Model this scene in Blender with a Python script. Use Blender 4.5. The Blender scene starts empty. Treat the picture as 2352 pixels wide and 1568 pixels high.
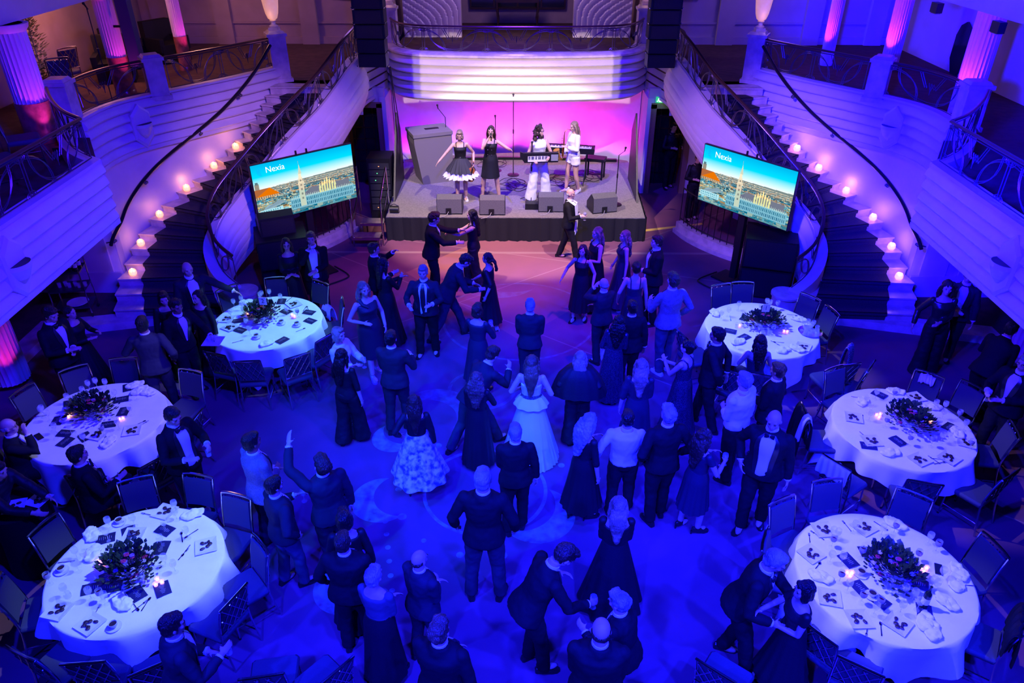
import bpy, bmesh, math, random
import numpy as np
from math import sin, cos, pi, radians as R
from mathutils import Vector as V, Matrix as MX, noise as NZ
random.seed(5)
sc = bpy.context.scene
col = sc.collection
# ------------------------------------------------------------------ camera
PITCH, CAMH, CAMX, YAW, FPX = R(31.97), 7.1, 0.1, 0.011, 1712.0
cd = bpy.data.cameras.new('camera'); cam = bpy.data.objects.new('camera', cd); col.objects.link(cam)
cam.location = (CAMX, 0, CAMH); cam.rotation_euler = (pi/2-PITCH, 0, YAW)
cd.sensor_width = 36; cd.lens = FPX/2352*36; cd.clip_end = 100; cd.clip_start = .05
sc.camera = cam
# ------------------------------------------------------------------ world, exposure
w = bpy.data.worlds.new('world'); sc.world = w; w.use_nodes = True
w.node_tree.nodes['Background'].inputs[0].default_value = (.02, .015, .12, 1)
w.node_tree.nodes['Background'].inputs[1].default_value = .05
vs = sc.view_settings; vs.view_transform = 'Standard'; vs.look = 'None'; vs.gamma = 1; vs.exposure = 0
try: vs.use_curve_mapping = False
except Exception: pass
# ------------------------------------------------------------------ lights of the hall
def spot(name, loc, to, color, watt, deg=60, blend=.5, size=.15):
    l = bpy.data.lights.new(name, 'SPOT'); l.color = color; l.energy = watt; l.spot_size = R(deg); l.spot_blend = blend; l.shadow_soft_size = size
    o = bpy.data.objects.new(name, l); col.objects.link(o); o.location = loc
    o.rotation_euler = (V(to)-V(loc)).to_track_quat('-Z', 'Y').to_euler(); return o
def point(name, loc, color, watt, size=.04):
    l = bpy.data.lights.new(name, 'POINT'); l.color = color; l.energy = watt; l.shadow_soft_size = size
    o = bpy.data.objects.new(name, l); col.objects.link(o); o.location = loc; return o
def shutter(o, loc, to, hx, z0, z1):
    # framing shutters of a profile spot: the beam is cut to a rectangle
    l = o.data; l.use_nodes = True; nt = l.node_tree; e = nt.nodes['Emission']; L = nt.links; N = nt.nodes.new
    d = math.hypot(to[0]-loc[0], to[1]-loc[1]); el = math.atan2(to[2]-loc[2], d); D = math.dist(loc, to)
    v0 = math.tan(math.atan2(z0-loc[2], d)-el); v1 = math.tan(math.atan2(z1-loc[2], d)-el); u = hx/D
    tc = N('ShaderNodeTexCoord'); sp = N('ShaderNodeSeparateXYZ'); L.new(tc.outputs['Normal'], sp.inputs[0])
    def mth(op, a, b=None):
        n = N('ShaderNodeMath'); n.operation = op
        for i, q in enumerate((a, b)):
            if q is None: continue
            if isinstance(q, (int, float)): n.inputs[i].default_value = q
            else: L.new(q, n.inputs[i])
        return n.outputs[0]
    nz = mth('ABSOLUTE', sp.outputs[2]); ux = mth('DIVIDE', mth('ABSOLUTE', sp.outputs[0]), nz); vy = mth('DIVIDE', sp.outputs[1], nz)
    m_ = mth('MULTIPLY', mth('LESS_THAN', ux, u), mth('MULTIPLY', mth('GREATER_THAN', vy, v0), mth('LESS_THAN', vy, v1)))
    L.new(m_, e.inputs['Strength'])
BLUE = (.006, .009, 1)
# blue moving heads rigged under the upper gallery on both sides and behind the photographer, plus an added wide fill over the middle
for x, y, tx, ty, wt, dg in [(-6.5, .5, -.4, 6.3, 13000, 50), (6.5, .5, 1.7, 6.3, 17000, 50), (-2.5, -1.5, .2, 4.4, 17000, 50), (3, -1.5, 1.4, 4.6, 17000, 50),
                             (-7, 6, .8, 9.6, 9000, 46), (7.2, 6.5, 2.6, 9.8, 9000, 46), (0, 7.5, .4, 10.2, 6500, 56), (0, 3, 0, 7, 9000, 130)]:
    spot('blue_wash_light', (x, y, 9.4), (tx, ty, 0), BLUE, wt, dg, .9, .22)
# blue light on the gallery fronts and staircases
for s, wt in ((-1, 2300), (1, 3400)):
    spot('gallery_wash_light', (-s*4.5, 3, 9.5), (s*7.2, 12.4, 3), (.085, .008, 1) if s < 0 else (.035, .002, 1), wt, 58, .8, .3)
spot('gallery_wash_light', (1.5, 5, 6.0), (10, 15.2, 3.9), (.003, .001, 1), 40000, 50, .8, .3)
spot('gallery_wash_light', (-1.5, 5, 6.0), (-9.8, 14.5, 4.0), (.10, .01, 1), 500, 50, .8, .3)
spot('gallery_wash_light', (1, 4, 8.0), (-7.0, 9.0, 2.9), (.02, .002, 1), 5200, 46, .8, .3)
spot('gallery_wash_light', (-1, 4, 8.0), (7.0, 9.0, 2.9), (.015, .001, 1), 6500, 46, .8, .3)
# pale pin spots on the tables
PIN = [(-4.06, 5.55, (.45, .62, 1), 330), (-5.7, 8.1, (.48, .42, 1), 230), (-4.1, 10.77, (.38, .9, 1), 300),
       (4.12, 10.55, (.6, .72, 1), 260), (5.3, 7.96, (.62, .50, 1), 250), (3.98, 5.44, (.6, .52, 1), 250)]
for x, y, c_, wt in PIN:
    spot('table_pin_spot', (x*.05, y+.8, 6.6), (x, y, .72), (c_[0], c_[1]*1.12, c_[2]), wt*5.2, 18, .5, .04)
# profile spots: pale cyan break-up on the dance floor, white on the stage and the balcony front
spot('floor_profile_light', (-4.5, 2.5, 9.5), (-1.2, 8.6, 0), (.02, .35, 1), 1500, 34, .9, .1)
for s in (-1, 1):
    spot('stage_key_light', (s*3.6, 11.3, 9.8), (s*.3, 16.8, .6), (1, .78, .70), 4800, 34, .25, .05)
    shutter(spot('balcony_profile_light', (s*3.2, 4.0, 5.4), (0, 18.7, 2.95), (1, .78, .66), 5200, 26, .1, .03), (s*3.2, 4.0, 5.4), (0, 18.7, 2.95), 2.35, 2.40, 3.72)
spot('stage_spill_light', (0, 12.5, 9.3), (-.5, 14.4, 0), (1, .33, .08), 2300, 30, .8, .2)
spot('violet_spill_light', (3, 11, 9.4), (1.2, 12.9, 0), (.85, .05, 1), 1100, 32, .9, .2)
spot('violet_spill_light', (-2, 12, 9.4), (-2.5, 14.0, 0), (1, .12, .3), 1000, 28, .9, .2)
# uplights along the foot of the stage backdrop
for x, c_, wt in [(-2.8, (.55, .01, 1), 40), (-2.2, (.45, .02, 1), 40), (-1.55, (.22, .16, 1), 75), (-.95, (1, .05, .75), 60), (-.3, (1, .12, .75), 80), (.35, (.85, .05, .9), 50),
                  (.85, (.32, .16, 1), 85), (1.45, (1, .03, .62), 70), (2.1, (1, .05, .75), 75), (2.75, (.8, .02, 1), 60)]:
    yw = 20.62-.085*x*x; spot('backdrop_uplight', (x, yw-.5, .66), (x, yw-.02, 1.25), (c_[0], c_[1]*.6, c_[2]), wt*1.15, 118, 1, .04)
spot('balcony_blue_light', (0, 15.2, 9.8), (0, 18.6, 3), (.04, .0, 1), 6500, 50, .6, .1)
spot('cyan_floor_light', (-3, 4, 9.6), (-2.0, 9.6, .6), (.05, .45, 1), 500, 22, .8, .1)
spot('cyan_floor_light', (1, 3, 9.6), (.35, 8.2, .5), (.15, .55, 1), 900, 10, .8, .1)
# warm room light at the back of the gallery
point('gallery_room_light', (-7.8, 19.3, 5.6), (1, .42, .34), 110, .4)
point('gallery_room_light', (-9.0, 16.8, 4.9), (1, .35, .36), 60, .4)
point('gallery_room_light', (6.4, 19.8, 5.6), (.25, .12, 1), 70, .4)
point('gallery_room_light', (-4.2, 19.9, 5.3), (.45, .2, 1), 30, .4)
point('gallery_room_light', (0, 21.2, 6.2), (.75, .45, 1), 170, .5)
for s in (-1, 1):
    point('side_hall_light', (s*4.4, 19.6, 1.9), (1, .45, .3), 4, .3)
    spot('balustrade_wash_light', (-s*1.5, 5, 9), (s*4.6, 14.6, 2.4), (.75, .34, 1), 3600, 20, .8, .2)
spot('link_wash_light', (1.5, 7, 8.5), (-3.5, 18, 3.3), (1, .6, .6), 300, 12, .7, .1)
spot('link_wash_light', (-1.5, 7, 8.5), (3.5, 18, 3.3), (1, .6, .7), 300, 12, .7, .1)

# ------------------------------------------------------------------ pixel of the 2352x1568 photograph -> point of the hall
def ray(px, py):
    u = (px-1176)/FPX; v = (py-784)/FPX; c, s = cos(PITCH), sin(PITCH)
    X, Y, Z = u, c-v*s, -s-v*c
    return V((cos(YAW)*X-sin(YAW)*Y, sin(YAW)*X+cos(YAW)*Y, Z))
def at(px, py, z=0):
    d = ray(px, py); t = (z-CAMH)/d.z; return V((CAMX+d.x*t, d.y*t, z))

# ------------------------------------------------------------------ materials
MT = {}
def mat(name, color, rough=.6, metal=0, noise=0, nscale=8, bump=0, bscale=60, emit=None, estr=0, alpha=1, trans=0, sheen=0, col2=None, spec=None):
    if name in MT: return MT[name]
    m = bpy.data.materials.new(name); m.use_nodes = True; nt = m.node_tree; b = nt.nodes['Principled BSDF']; L = nt.links
    b.inputs['Base Color'].default_value = (*color, 1); b.inputs['Roughness'].default_value = rough; b.inputs['Metallic'].default_value = metal
    if spec is not None: b.inputs['Specular IOR Level'].default_value = spec
    if sheen: b.inputs['Sheen Weight'].default_value = sheen
    if trans: b.inputs['Transmission Weight'].default_value = trans
    if alpha < 1: b.inputs['Alpha'].default_value = alpha
    if emit: b.inputs['Emission Color'].default_value = (*emit, 1); b.inputs['Emission Strength'].default_value = estr
    tc = nt.nodes.new('ShaderNodeTexCoord')
    if noise:
        n = nt.nodes.new('ShaderNodeTexNoise'); n.inputs['Scale'].default_value = nscale; n.inputs['Detail'].default_value = 5
        r = nt.nodes.new('ShaderNodeMix'); r.data_type = 'RGBA'
        c2 = col2 or tuple(c*(1-noise) for c in color)
        r.inputs[6].default_value = (*color, 1); r.inputs[7].default_value = (*c2, 1)
        mr = nt.nodes.new('ShaderNodeMapRange'); mr.inputs[1].default_value = .4; mr.inputs[2].default_value = .62
        L.new(tc.outputs['Object'], n.inputs['Vector']); L.new(n.outputs['Fac'], mr.inputs[0]); L.new(mr.outputs[0], r.inputs[0]); L.new(r.outputs[2], b.inputs['Base Color'])
    if bump:
        n = nt.nodes.new('ShaderNodeTexNoise'); n.inputs['Scale'].default_value = bscale; n.inputs['Detail'].default_value = 3
        bp = nt.nodes.new('ShaderNodeBump'); bp.inputs['Strength'].default_value = bump; bp.inputs['Distance'].default_value = .01
        L.new(tc.outputs['Object'], n.inputs['Vector']); L.new(n.outputs['Fac'], bp.inputs['Height']); L.new(bp.outputs[0], b.inputs['Normal'])
    MT[name] = m; return m
def hairmat(name, color, rough=.38):
    m = mat(name, color, rough, noise=.55, nscale=5)
    nt = m.node_tree; b = nt.nodes['Principled BSDF']; tc = nt.nodes.new('ShaderNodeTexCoord'); mp = nt.nodes.new('ShaderNodeMapping'); mp.inputs['Scale'].default_value = (60, 60, 4)
    n = nt.nodes.new('ShaderNodeTexNoise'); n.inputs['Scale'].default_value = 1.6; bp = nt.nodes.new('ShaderNodeBump'); bp.inputs['Strength'].default_value = 1; bp.inputs['Distance'].default_value = .02
    nt.links.new(tc.outputs['Object'], mp.inputs[0]); nt.links.new(mp.outputs[0], n.inputs['Vector']); nt.links.new(n.outputs['Fac'], bp.inputs['Height']); nt.links.new(bp.outputs[0], b.inputs['Normal'])
    return m

PLASTER = mat('painted_plaster', (.74, .66, .60), .45, noise=.06, nscale=3, bump=.15, bscale=30)
MARBLE = mat('beige_marble', (.70, .58, .50), .25, noise=.25, nscale=5)
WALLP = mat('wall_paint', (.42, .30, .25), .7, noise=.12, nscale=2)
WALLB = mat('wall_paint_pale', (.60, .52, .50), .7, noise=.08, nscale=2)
DARKW = mat('dark_wood', (.045, .02, .012), .35, noise=.3, nscale=3)
STAIRC = mat('dark_stair_carpet', (.035, .028, .04), .95, noise=.3, nscale=40, bump=.3, bscale=200)
MEZF = mat('gallery_carpet', (.10, .045, .03), .95, noise=.3, nscale=6, bump=.3)
IRON = mat('wrought_iron', (.16, .13, .13), .35, .75)
RAILW = mat('bronze_handrail', (.16, .08, .05), .28, .6)
BLACK = mat('black_paint', (.006, .006, .007), .45, bump=.2, bscale=200)
GRILLE = mat('speaker_grille', (.012, .012, .013), .5, noise=.5, nscale=90, bump=.5, bscale=300)
CHROME = mat('polished_steel', (.62, .62, .64), .18, 1)
LINEN = mat('white_linen', (.80, .80, .80), .7, noise=.05, nscale=6, bump=.1, bscale=90)
GLASSD = mat('dark_glass', (.01, .015, .02), .08)

# ------------------------------------------------------------------ mesh helper
def fr(t, up=V((0, 0, 1))):
    t = V(t).normalized()
    if abs(t.dot(up)) > .97: up = V((0, 1, 0))
    a = t.cross(up).normalized(); return a, a.cross(t).normalized()
class M:
    def __init__(s): s.v = []; s.f = []; s.mi = []; s.cur = 0
    def add(s, vs, fs):
        o = len(s.v); s.v += [tuple(p) for p in vs]; s.f += [tuple(i+o for i in f) for f in fs]; s.mi += [s.cur]*len(fs); return s
    def box(s, c, d, rz=0, rx=0, ry=0, taper=1):
        m = MX.Rotation(rz, 3, 'Z') @ MX.Rotation(ry, 3, 'Y') @ MX.Rotation(rx, 3, 'X'); c = V(c)
        vs = []
        for z in (-.5, .5):
            k = taper if z > 0 else 1
            for x, y in ((-.5, -.5), (.5, -.5), (.5, .5), (-.5, .5)): vs.append(c+m @ V((x*d[0]*k, y*d[1]*k, z*d[2])))
        return s.add(vs, [(3, 2, 1, 0), (4, 5, 6, 7), (0, 1, 5, 4), (1, 2, 6, 5), (2, 3, 7, 6), (3, 0, 4, 7)])
    def rings(s, rs, cap=True, closed=False):
        n = len(rs[0]); vs = [p for r in rs for p in r]; fs = []; m = len(rs)
        for i in range(m if closed else m-1):
            a = i*n; b = ((i+1) % m)*n
            for j in range(n): k = (j+1) % n; fs.append((a+j, a+k, b+k, b+j))
        if cap and not closed: fs.append(tuple(range(n-1, -1, -1))); fs.append(tuple((m-1)*n+j for j in range(n)))
        return s.add(vs, fs)
    def tube(s, pts, r, n=6, closed=False, flat=1):
        pts = [V(p) for p in pts]; m = len(pts); rs = []; a = None
        for i, p in enumerate(pts):
            t = (pts[(i+1) % m]-pts[i-1]) if closed else (pts[min(i+1, m-1)]-pts[max(i-1, 0)])
            if t.length < 1e-9: t = V((0, 0, 1))
            t.normalize()
            if a is None: a, b = fr(t)
            else:
                a = a-t*a.dot(t)
                if a.length < 1e-6: a, b = fr(t)
                a.normalize()
            b = a.cross(t); q = r[i] if hasattr(r, '__len__') else r
            rs.append([p+a*cos(2*pi*j/n)*q+b*sin(2*pi*j/n)*q*flat for j in range(n)])
        return s.rings(rs, True, closed)
    def lathe(s, prof, c=(0, 0, 0), n=16, cap=True):
        c = V(c); return s.rings([[c+V((r*cos(2*pi*j/n), r*sin(2*pi*j/n), z)) for j in range(n)] for r, z in prof], cap)
    def cyl(s, c, r, h, n=16): return s.lathe([(r, 0), (r, h)], c, n)
    def ell(s, c, r, n=12, m=8, rot=None):
        c = V(c); rs = []
        for i in range(m+1):
            a = -pi/2+pi*i/m; k = max(cos(a), .02); q = []
            for j in range(n):
                p = V((r[0]*k*cos(2*pi*j/n), r[1]*k*sin(2*pi*j/n), r[2]*sin(a)))
                q.append(c+(rot @ p if rot else p))
            rs.append(q)
        return s.rings(rs)
    def prism(s, poly, z0, z1):
        n = len(poly); ar = sum(poly[i][0]*poly[(i+1) % n][1]-poly[(i+1) % n][0]*poly[i][1] for i in range(n))
        if ar < 0: poly = poly[::-1]
        return s.rings([[(p[0], p[1], z0) for p in poly], [(p[0], p[1], z1) for p in poly]])
    def strip(s, a, b):
        n = len(a); return s.add(list(a)+list(b), [(i, i+1, n+i+1, n+i) for i in range(n-1)])
    def sweep(s, path, prof, cap=True):
        # path: plan points with z; prof: (outward offset, dz) closed loop; outward = right of travel
        P = [V(p) for p in path]; rs = []
        for i, p in enumerate(P):
            t = P[min(i+1, len(P)-1)]-P[max(i-1, 0)]; t.z = 0; t.normalize(); nrm = V((t.y, -t.x, 0))
            rs.append([p+nrm*o+V((0, 0, z)) for o, z in prof])
        return s.rings(rs, cap)
    def build(s, name, mt, parent=None, smooth=True, loc=None, ang=40):
        me = bpy.data.meshes.new(name); me.from_pydata(s.v, [], s.f)
        for m_ in (mt if isinstance(mt, (list, tuple)) else [mt]): me.materials.append(m_)
        if max(s.mi, default=0): me.polygons.foreach_set('material_index', s.mi)
        me.validate(); me.update()
        bm = bmesh.new(); bm.from_mesh(me); bmesh.ops.recalc_face_normals(bm, faces=bm.faces); bm.to_mesh(me); bm.free()
        if smooth:
            me.polygons.foreach_set('use_smooth', [True]*len(me.polygons))
            try: me.set_sharp_from_angle(angle=R(ang))
            except Exception: pass
        o = bpy.data.objects.new(name, me); col.objects.link(o)
        if parent: o.parent = parent
        if loc: o.location = loc
        return o
def thing(name, label, cat, loc=(0, 0, 0), rz=0, group=None):
    o = bpy.data.objects.new(name, None); col.objects.link(o); o.location = loc; o.rotation_euler = (0, 0, rz); o.empty_display_size = .1
    o['label'] = label; o['category'] = cat
    if group: o['group'] = group
    return o
def tag(o, label, cat, group=None):
    o['label'] = label; o['category'] = cat
    if group: o['group'] = group
    return o
def struct(o): o['kind'] = 'structure'; return o
def dup(root, loc, rz, label=None, group=None, cat=None, scale=None):
    r = root.copy(); col.objects.link(r); r.location = loc; r.rotation_euler = (0, 0, rz)
    if label: r['label'] = label
    if group: r['group'] = group
    if cat: r['category'] = cat
    if scale: r.scale = scale
    for ch in root.children:
        c = ch.copy(); col.objects.link(c); c.parent = r
        for g in ch.children: d = g.copy(); col.objects.link(d); d.parent = c
    return r
def crom(P, n=6):
    P = [V(p) for p in P]; out = []
    for i in range(len(P)-1):
        a, b, c, d = P[max(i-1, 0)], P[i], P[i+1], P[min(i+2, len(P)-1)]
        for k in range(n):
            t = k/n; out.append(.5*((2*b)+(c-a)*t+(2*a-5*b+4*c-d)*t*t+(3*b-a-3*c+d)*t**3))
    out.append(P[-1]); return out
def resample(P, n):
    P = [V(p) for p in P]; d = [0]
    for a, b in zip(P, P[1:]): d.append(d[-1]+(b-a).length)
    out = []; j = 0
    for i in range(n):
        t = d[-1]*i/(n-1)
        while j < len(P)-2 and d[j+1] < t: j += 1
        out.append(P[j].lerp(P[j+1], min(1, (t-d[j])/max(1e-9, d[j+1]-d[j]))))
    return out
# ------------------------------------------------------------------ the hall's carpet, with its pale crescents, rings and dots
def floor_mat():
    m = bpy.data.materials.new('patterned_carpet'); m.use_nodes = True; nt = m.node_tree; b = nt.nodes['Principled BSDF']; L = nt.links; N = nt.nodes.new
    b.inputs['Roughness'].default_value = .9
    geo = N('ShaderNodeNewGeometry'); sp = N('ShaderNodeSeparateXYZ'); L.new(geo.outputs['Position'], sp.inputs[0])
    def mth(op, a, b_=None, c=None):
        n = N('ShaderNodeMath'); n.operation = op
        for i, q in enumerate((a, b_, c)):
            if q is None: continue
            if isinstance(q, (int, float)): n.inputs[i].default_value = q
            else: L.new(q, n.inputs[i])
        return n.outputs[0]
    def dist(x, y):
        return mth('SQRT', mth('ADD', mth('POWER', mth('SUBTRACT', sp.outputs[0], x), 2), mth('POWER', mth('SUBTRACT', sp.outputs[1], y), 2)))
    def disc(x, y, r): return mth('LESS_THAN', dist(x, y), r)
    def ring(x, y, r0, r1):
        d = dist(x, y); return mth('MULTIPLY', mth('GREATER_THAN', d, r0), mth('LESS_THAN', d, r1))
    def cres(x, y, r, x2, y2, r2): return mth('MULTIPLY', disc(x, y, r), mth('GREATER_THAN', dist(x2, y2), r2))
    sh = [cres(-1.72, 7.35, .42, -1.45, 7.45, .40), cres(-1.75, 8.65, .33, -1.6, 8.85, .34), ring(-.35, 7.55, .80, .85), cres(.35, 7.1, .5, .1, 7.3, .5), cres(-1.9, 5.9, .4, -1.75, 6.1, .4)]
    sh.append(mth('MULTIPLY', .35, mth('MAXIMUM', mth('MAXIMUM', cres(-1.2, 9.35, .55, -1.35, 9.1, .5), ring(-.5, 9.9, .5, .56)), mth('MAXIMUM', cres(-.35, 13.9, .9, -.1, 14.2, .95), ring(.1, 12.2, 1.4, 1.45)))))
    for i in range(14):
        a = i*2*pi/14; sh.append(disc(-.35+1.18*cos(a), 7.55+1.18*sin(a), .035+.012*(i % 3)))
    for i in range(6): sh.append(disc(-1.62+.05*i, 6.95-.22*i, .035))
    acc = sh[0]
    for q in sh[1:]: acc = mth('MAXIMUM', acc, q)
    # faint long straight bands between carpet fields
    def band(nx, ny, d0, wd):
        q = mth('ADD', mth('MULTIPLY', sp.outputs[0], nx), mth('MULTIPLY', sp.outputs[1], ny)); return mth('LESS_THAN', mth('ABSOLUTE', mth('SUBTRACT', q, d0)), wd)
    bands = mth('MAXIMUM', mth('MAXIMUM', band(.6, .8, 9.6, .012), band(-.6, .8, 10.9, .012)), mth('MAXIMUM', band(0, 1, 15.1, .05), band(.28, .96, 14.4, .012)))
    n = N('ShaderNodeTexNoise'); n.inputs['Scale'].default_value = .9; n.inputs['Detail'].default_value = 6; L.new(geo.outputs['Position'], n.inputs['Vector'])
    mr = N('ShaderNodeMapRange'); mr.inputs[1].default_value = .35; mr.inputs[2].default_value = .65; L.new(n.outputs['Fac'], mr.inputs[0])
    def mix(f, a, c):
        x = N('ShaderNodeMix'); x.data_type = 'RGBA'
        L.new(f, x.inputs[0])
        for i, q in ((6, a), (7, c)):
            if isinstance(q, tuple): x.inputs[i].default_value = (*q, 1)
            else: L.new(q, x.inputs[i])
        return x.outputs[2]
    c = mix(mr.outputs[0], (.19, .055, .11), (.11, .035, .085))
    fld = mth('LESS_THAN', mth('ADD', mth('ABSOLUTE', mth('SUBTRACT', sp.outputs[0], .1)), mth('MULTIPLY', mth('ABSOLUTE', mth('SUBTRACT', sp.outputs[1], 14.1)), .9)), 2.4)
    c = mix(mth('MULTIPLY', fld, .5), c, (.32, .12, .11))
    n2 = N('ShaderNodeTexNoise'); n2.inputs['Scale'].default_value = 7; n2.inputs['Detail'].default_value = 8; L.new(geo.outputs['Position'], n2.inputs['Vector'])
    mr2 = N('ShaderNodeMapRange'); mr2.inputs[1].default_value = .3; mr2.inputs[2].default_value = .6; L.new(n2.outputs['Fac'], mr2.inputs[0])
    c = mix(mth('MULTIPLY', mth('MULTIPLY', acc, mr2.outputs[0]), .6), c, (.26, .42, .40))
    c = mix(mth('MULTIPLY', bands, .3), c, (.45, .32, .28))
    L.new(c, b.inputs['Base Color'])
    bp = N('ShaderNodeBump'); bp.inputs['Strength'].default_value = .3; bp.inputs['Distance'].default_value = .004
    n3 = N('ShaderNodeTexNoise'); n3.inputs['Scale'].default_value = 300; L.new(geo.outputs['Position'], n3.inputs['Vector']); L.new(n3.outputs['Fac'], bp.inputs['Height']); L.new(bp.outputs[0], b.inputs['Normal'])
    return m
m = M(); m.box((0, 11, -.05), (24, 30, .1)); struct(m.build('floor', floor_mat(), smooth=False))
ZC, ZB, ZM = 3.5, 2.6, 3.21          # gallery coping, fascia foot, gallery floor
RZ = .153
NOSE = [(2036, 718), (2041.5, 681), (2044.8, 648), (2042.6, 612), (2030.7, 580), (2015.5, 545), (1994, 513), (1970, 483), (1939, 452), (1907, 425), (1880, 400), (1853, 377),
        (1830, 355), (1810, 333), (1791, 312), (1773, 290), (1756.6, 269), (1742, 246), (1728, 224), (1715, 202)]
ON = [at(x, y, .15+RZ*(k+1)) for k, (x, y) in enumerate(NOSE)]
ON = [ON[0]]+[(ON[i-1]+ON[i]*2+ON[i+1])/4 for i in range(1, 19)]+[ON[19]]
IN = [(5.45, 12.05), (5.68, 12.4), (5.84, 12.7), (5.91, 12.95), (5.92, 13.2), (5.88, 13.42), (5.79, 13.6), (5.67, 13.75), (5.52, 13.88), (5.36, 14.0), (5.2, 14.14), (5.03, 14.3),
      (4.87, 14.47), (4.71, 14.65), (4.56, 14.86), (4.42, 15.12), (4.3, 15.42), (4.19, 15.77), (4.08, 16.2), (3.98, 16.68)]
FASC = [(5.28, 17.15), (5.62, 16.6), (5.98, 16.05), (6.36, 15.55), (6.75, 15.05), (7.12, 14.6), (7.42, 14.1), (7.56, 13.5), (7.56, 12.9)]
ICOP = [(3.58, 17.6, 3.62), (3.56, 16.9, 3.62), (3.62, 16.3, 3.54), (3.78, 15.7, 3.32), (3.97, 15.2, 3.1), (4.2, 14.82, 2.9), (4.45, 14.47, 2.68), (4.75, 14.15, 2.4), (5.1, 13.88, 2.05),
        (5.43, 13.66, 1.72), (5.65, 13.42, 1.46), (5.76, 13.15, 1.18), (5.71, 12.88, .93), (5.5, 12.6, .7), (5.16, 12.35, .55)]
NX = 6.2
def ribs(z0, z1, n, dep, thick, back=None, lip=.03):
    # closed profile (outward, z) of a wall with n overlapping scallops
    pr = []
    for k in range(n):
        for j in range(7):
            t = j/6; a = dep*(math.sqrt(max(0, 1-t*t))*.86+.14*(1-t)) if j else dep*.80
            pr.append((a, z0+(z1-z0)*(k+t*.985)/n))
    pr += [(dep*.75, z1), (dep*.5, z1+lip), (-thick, z1+lip), (-thick, z0)]
    return pr
# ------------------------------------------------------------------ wrought iron railing between a coping and a handrail
def railing(path, h, parent, unit=1.5, post_ends=True, hr=.032):
    P = [V(p) for p in path]; d = [0]
    for a, b in zip(P, P[1:]): d.append(d[-1]+(b-a).length)
    Lg = d[-1]
    def q(s, z):
        s = max(0, min(Lg, s)); j = 0
        while j < len(P)-2 and d[j+1] < s: j += 1
        return P[j].lerp(P[j+1], (s-d[j])/max(1e-9, d[j+1]-d[j]))+V((0, 0, z))
    hm = M(); n = max(8, int(Lg/.15)); hm.tube([q(Lg*i/n, h) for i in range(n+1)], hr, 8, flat=.7); hm.build('handrail', RAILW, parent)
    m = M(); rt = .0085
    m.tube([q(Lg*i/n, .03) for i in range(n+1)], rt, 4); m.tube([q(Lg*i/n, h-.05) for i in range(n+1)], rt, 4)
    nu = max(1, round(Lg/unit)); U = Lg/nu; T = h-.06; B = .03
    def line(pts, closed=False): m.tube([q(s, z) for s, z in pts], rt, 4)
    for k in range(nu):
        s0 = k*U
        for off in (0, .035):
            Rr = U*.36
            # wide cup from both sides, crossing in the middle
            line([(s0+U*.5+(Rr+off)*cos(a), T-(T-B-off)*abs(sin(a))**.8) for a in [pi*i/14 for i in range(15)]])
            line([(s0+U*0+(Rr+off)*cos(a), B+(T-B-off)*abs(sin(a))**.8) for a in [pi/2*i/8 for i in range(9)]])
            line([(s0+U-(Rr+off)*cos(a), B+(T-B-off)*abs(sin(a))**.8) for a in [pi/2*i/8 for i in range(9)]])
        # stepped M in the middle of the unit
        for off in (0, .05):
            line([(s0+U*.34+off, T), (s0+U*.43+off, T*.55), (s0+U*.47+off, T*.72), (s0+U*.5, T*.45-off), (s0+U*.53-off, T*.72), (s0+U*.57-off, T*.55), (s0+U*.66-off, T)])
        line([(s0+.02, B), (s0+.02, T)]); line([(s0+.08, B), (s0+.08, T)])
        for zz, sg in ((B, 1), (T, -1)):
            for r_ in (.07, .11): line([(s0+.05+r_*cos(a), zz+sg*r_*.6*sin(a)) for a in [pi*i/6 for i in range(7)]])
    line([(Lg-.01, B), (Lg-.01, T)])
    m.build('ironwork', IRON, parent, smooth=True)
def urn(loc, label, big=1):
    t = thing('urn_lamp', label, 'lamp', loc, 0, None)
    a = M(); a.box((0, 0, .03), (.2, .2, .06)); a.lathe([(.09, .06), (.10, .09), (.05, .12), (.05, .16), (.08, .19), (.06, .2)], n=16); a.build('stand', MARBLE, t)
    for i in range(6):
        pass
    gl = mat('alabaster_shade', (.8, .6, .5), .4, emit=(1, .42, .2), estr=.5, noise=.15, nscale=10)
    b = M(); b.lathe([(.05, .2), (.10, .24), (.135, .34), (.155, .46), (.17, .58), (.185, .66), (.19, .68), (.17, .68), (.155, .6), (.12, .4), (.06, .26)], n=24); b.build('lamp_shade', gl, t)
    point('urn_bulb', V(loc)+V((0, 0, .42)), (1, .5, .28), 5, .05)
    point('urn_bulb', V(loc)+V((0, -.28, .25)), (1, .5, .28), .8, .05)
    return t
def pedestal(x, y, z0, z1, wd, rz, label):
    t = thing('pedestal', label, 'pedestal', (x, y, z0), rz)
    m = M(); m.box((0, 0, (z1-z0)/2), (wd, wd, z1-z0)); m.build('shaft', MARBLE, t, smooth=False)
    m = M(); m.box((0, 0, z1-z0+.03), (wd*1.18, wd*1.18, .06)); m.box((0, 0, z1-z0+.085), (wd*1.0, wd*1.0, .05), taper=.8); m.build('cap', MARBLE, t, smooth=False)
    m = M(); m.box((0, 0, .04), (wd*1.2, wd*1.2, .08)); m.build('base', MARBLE, t, smooth=False)
    return t
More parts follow.
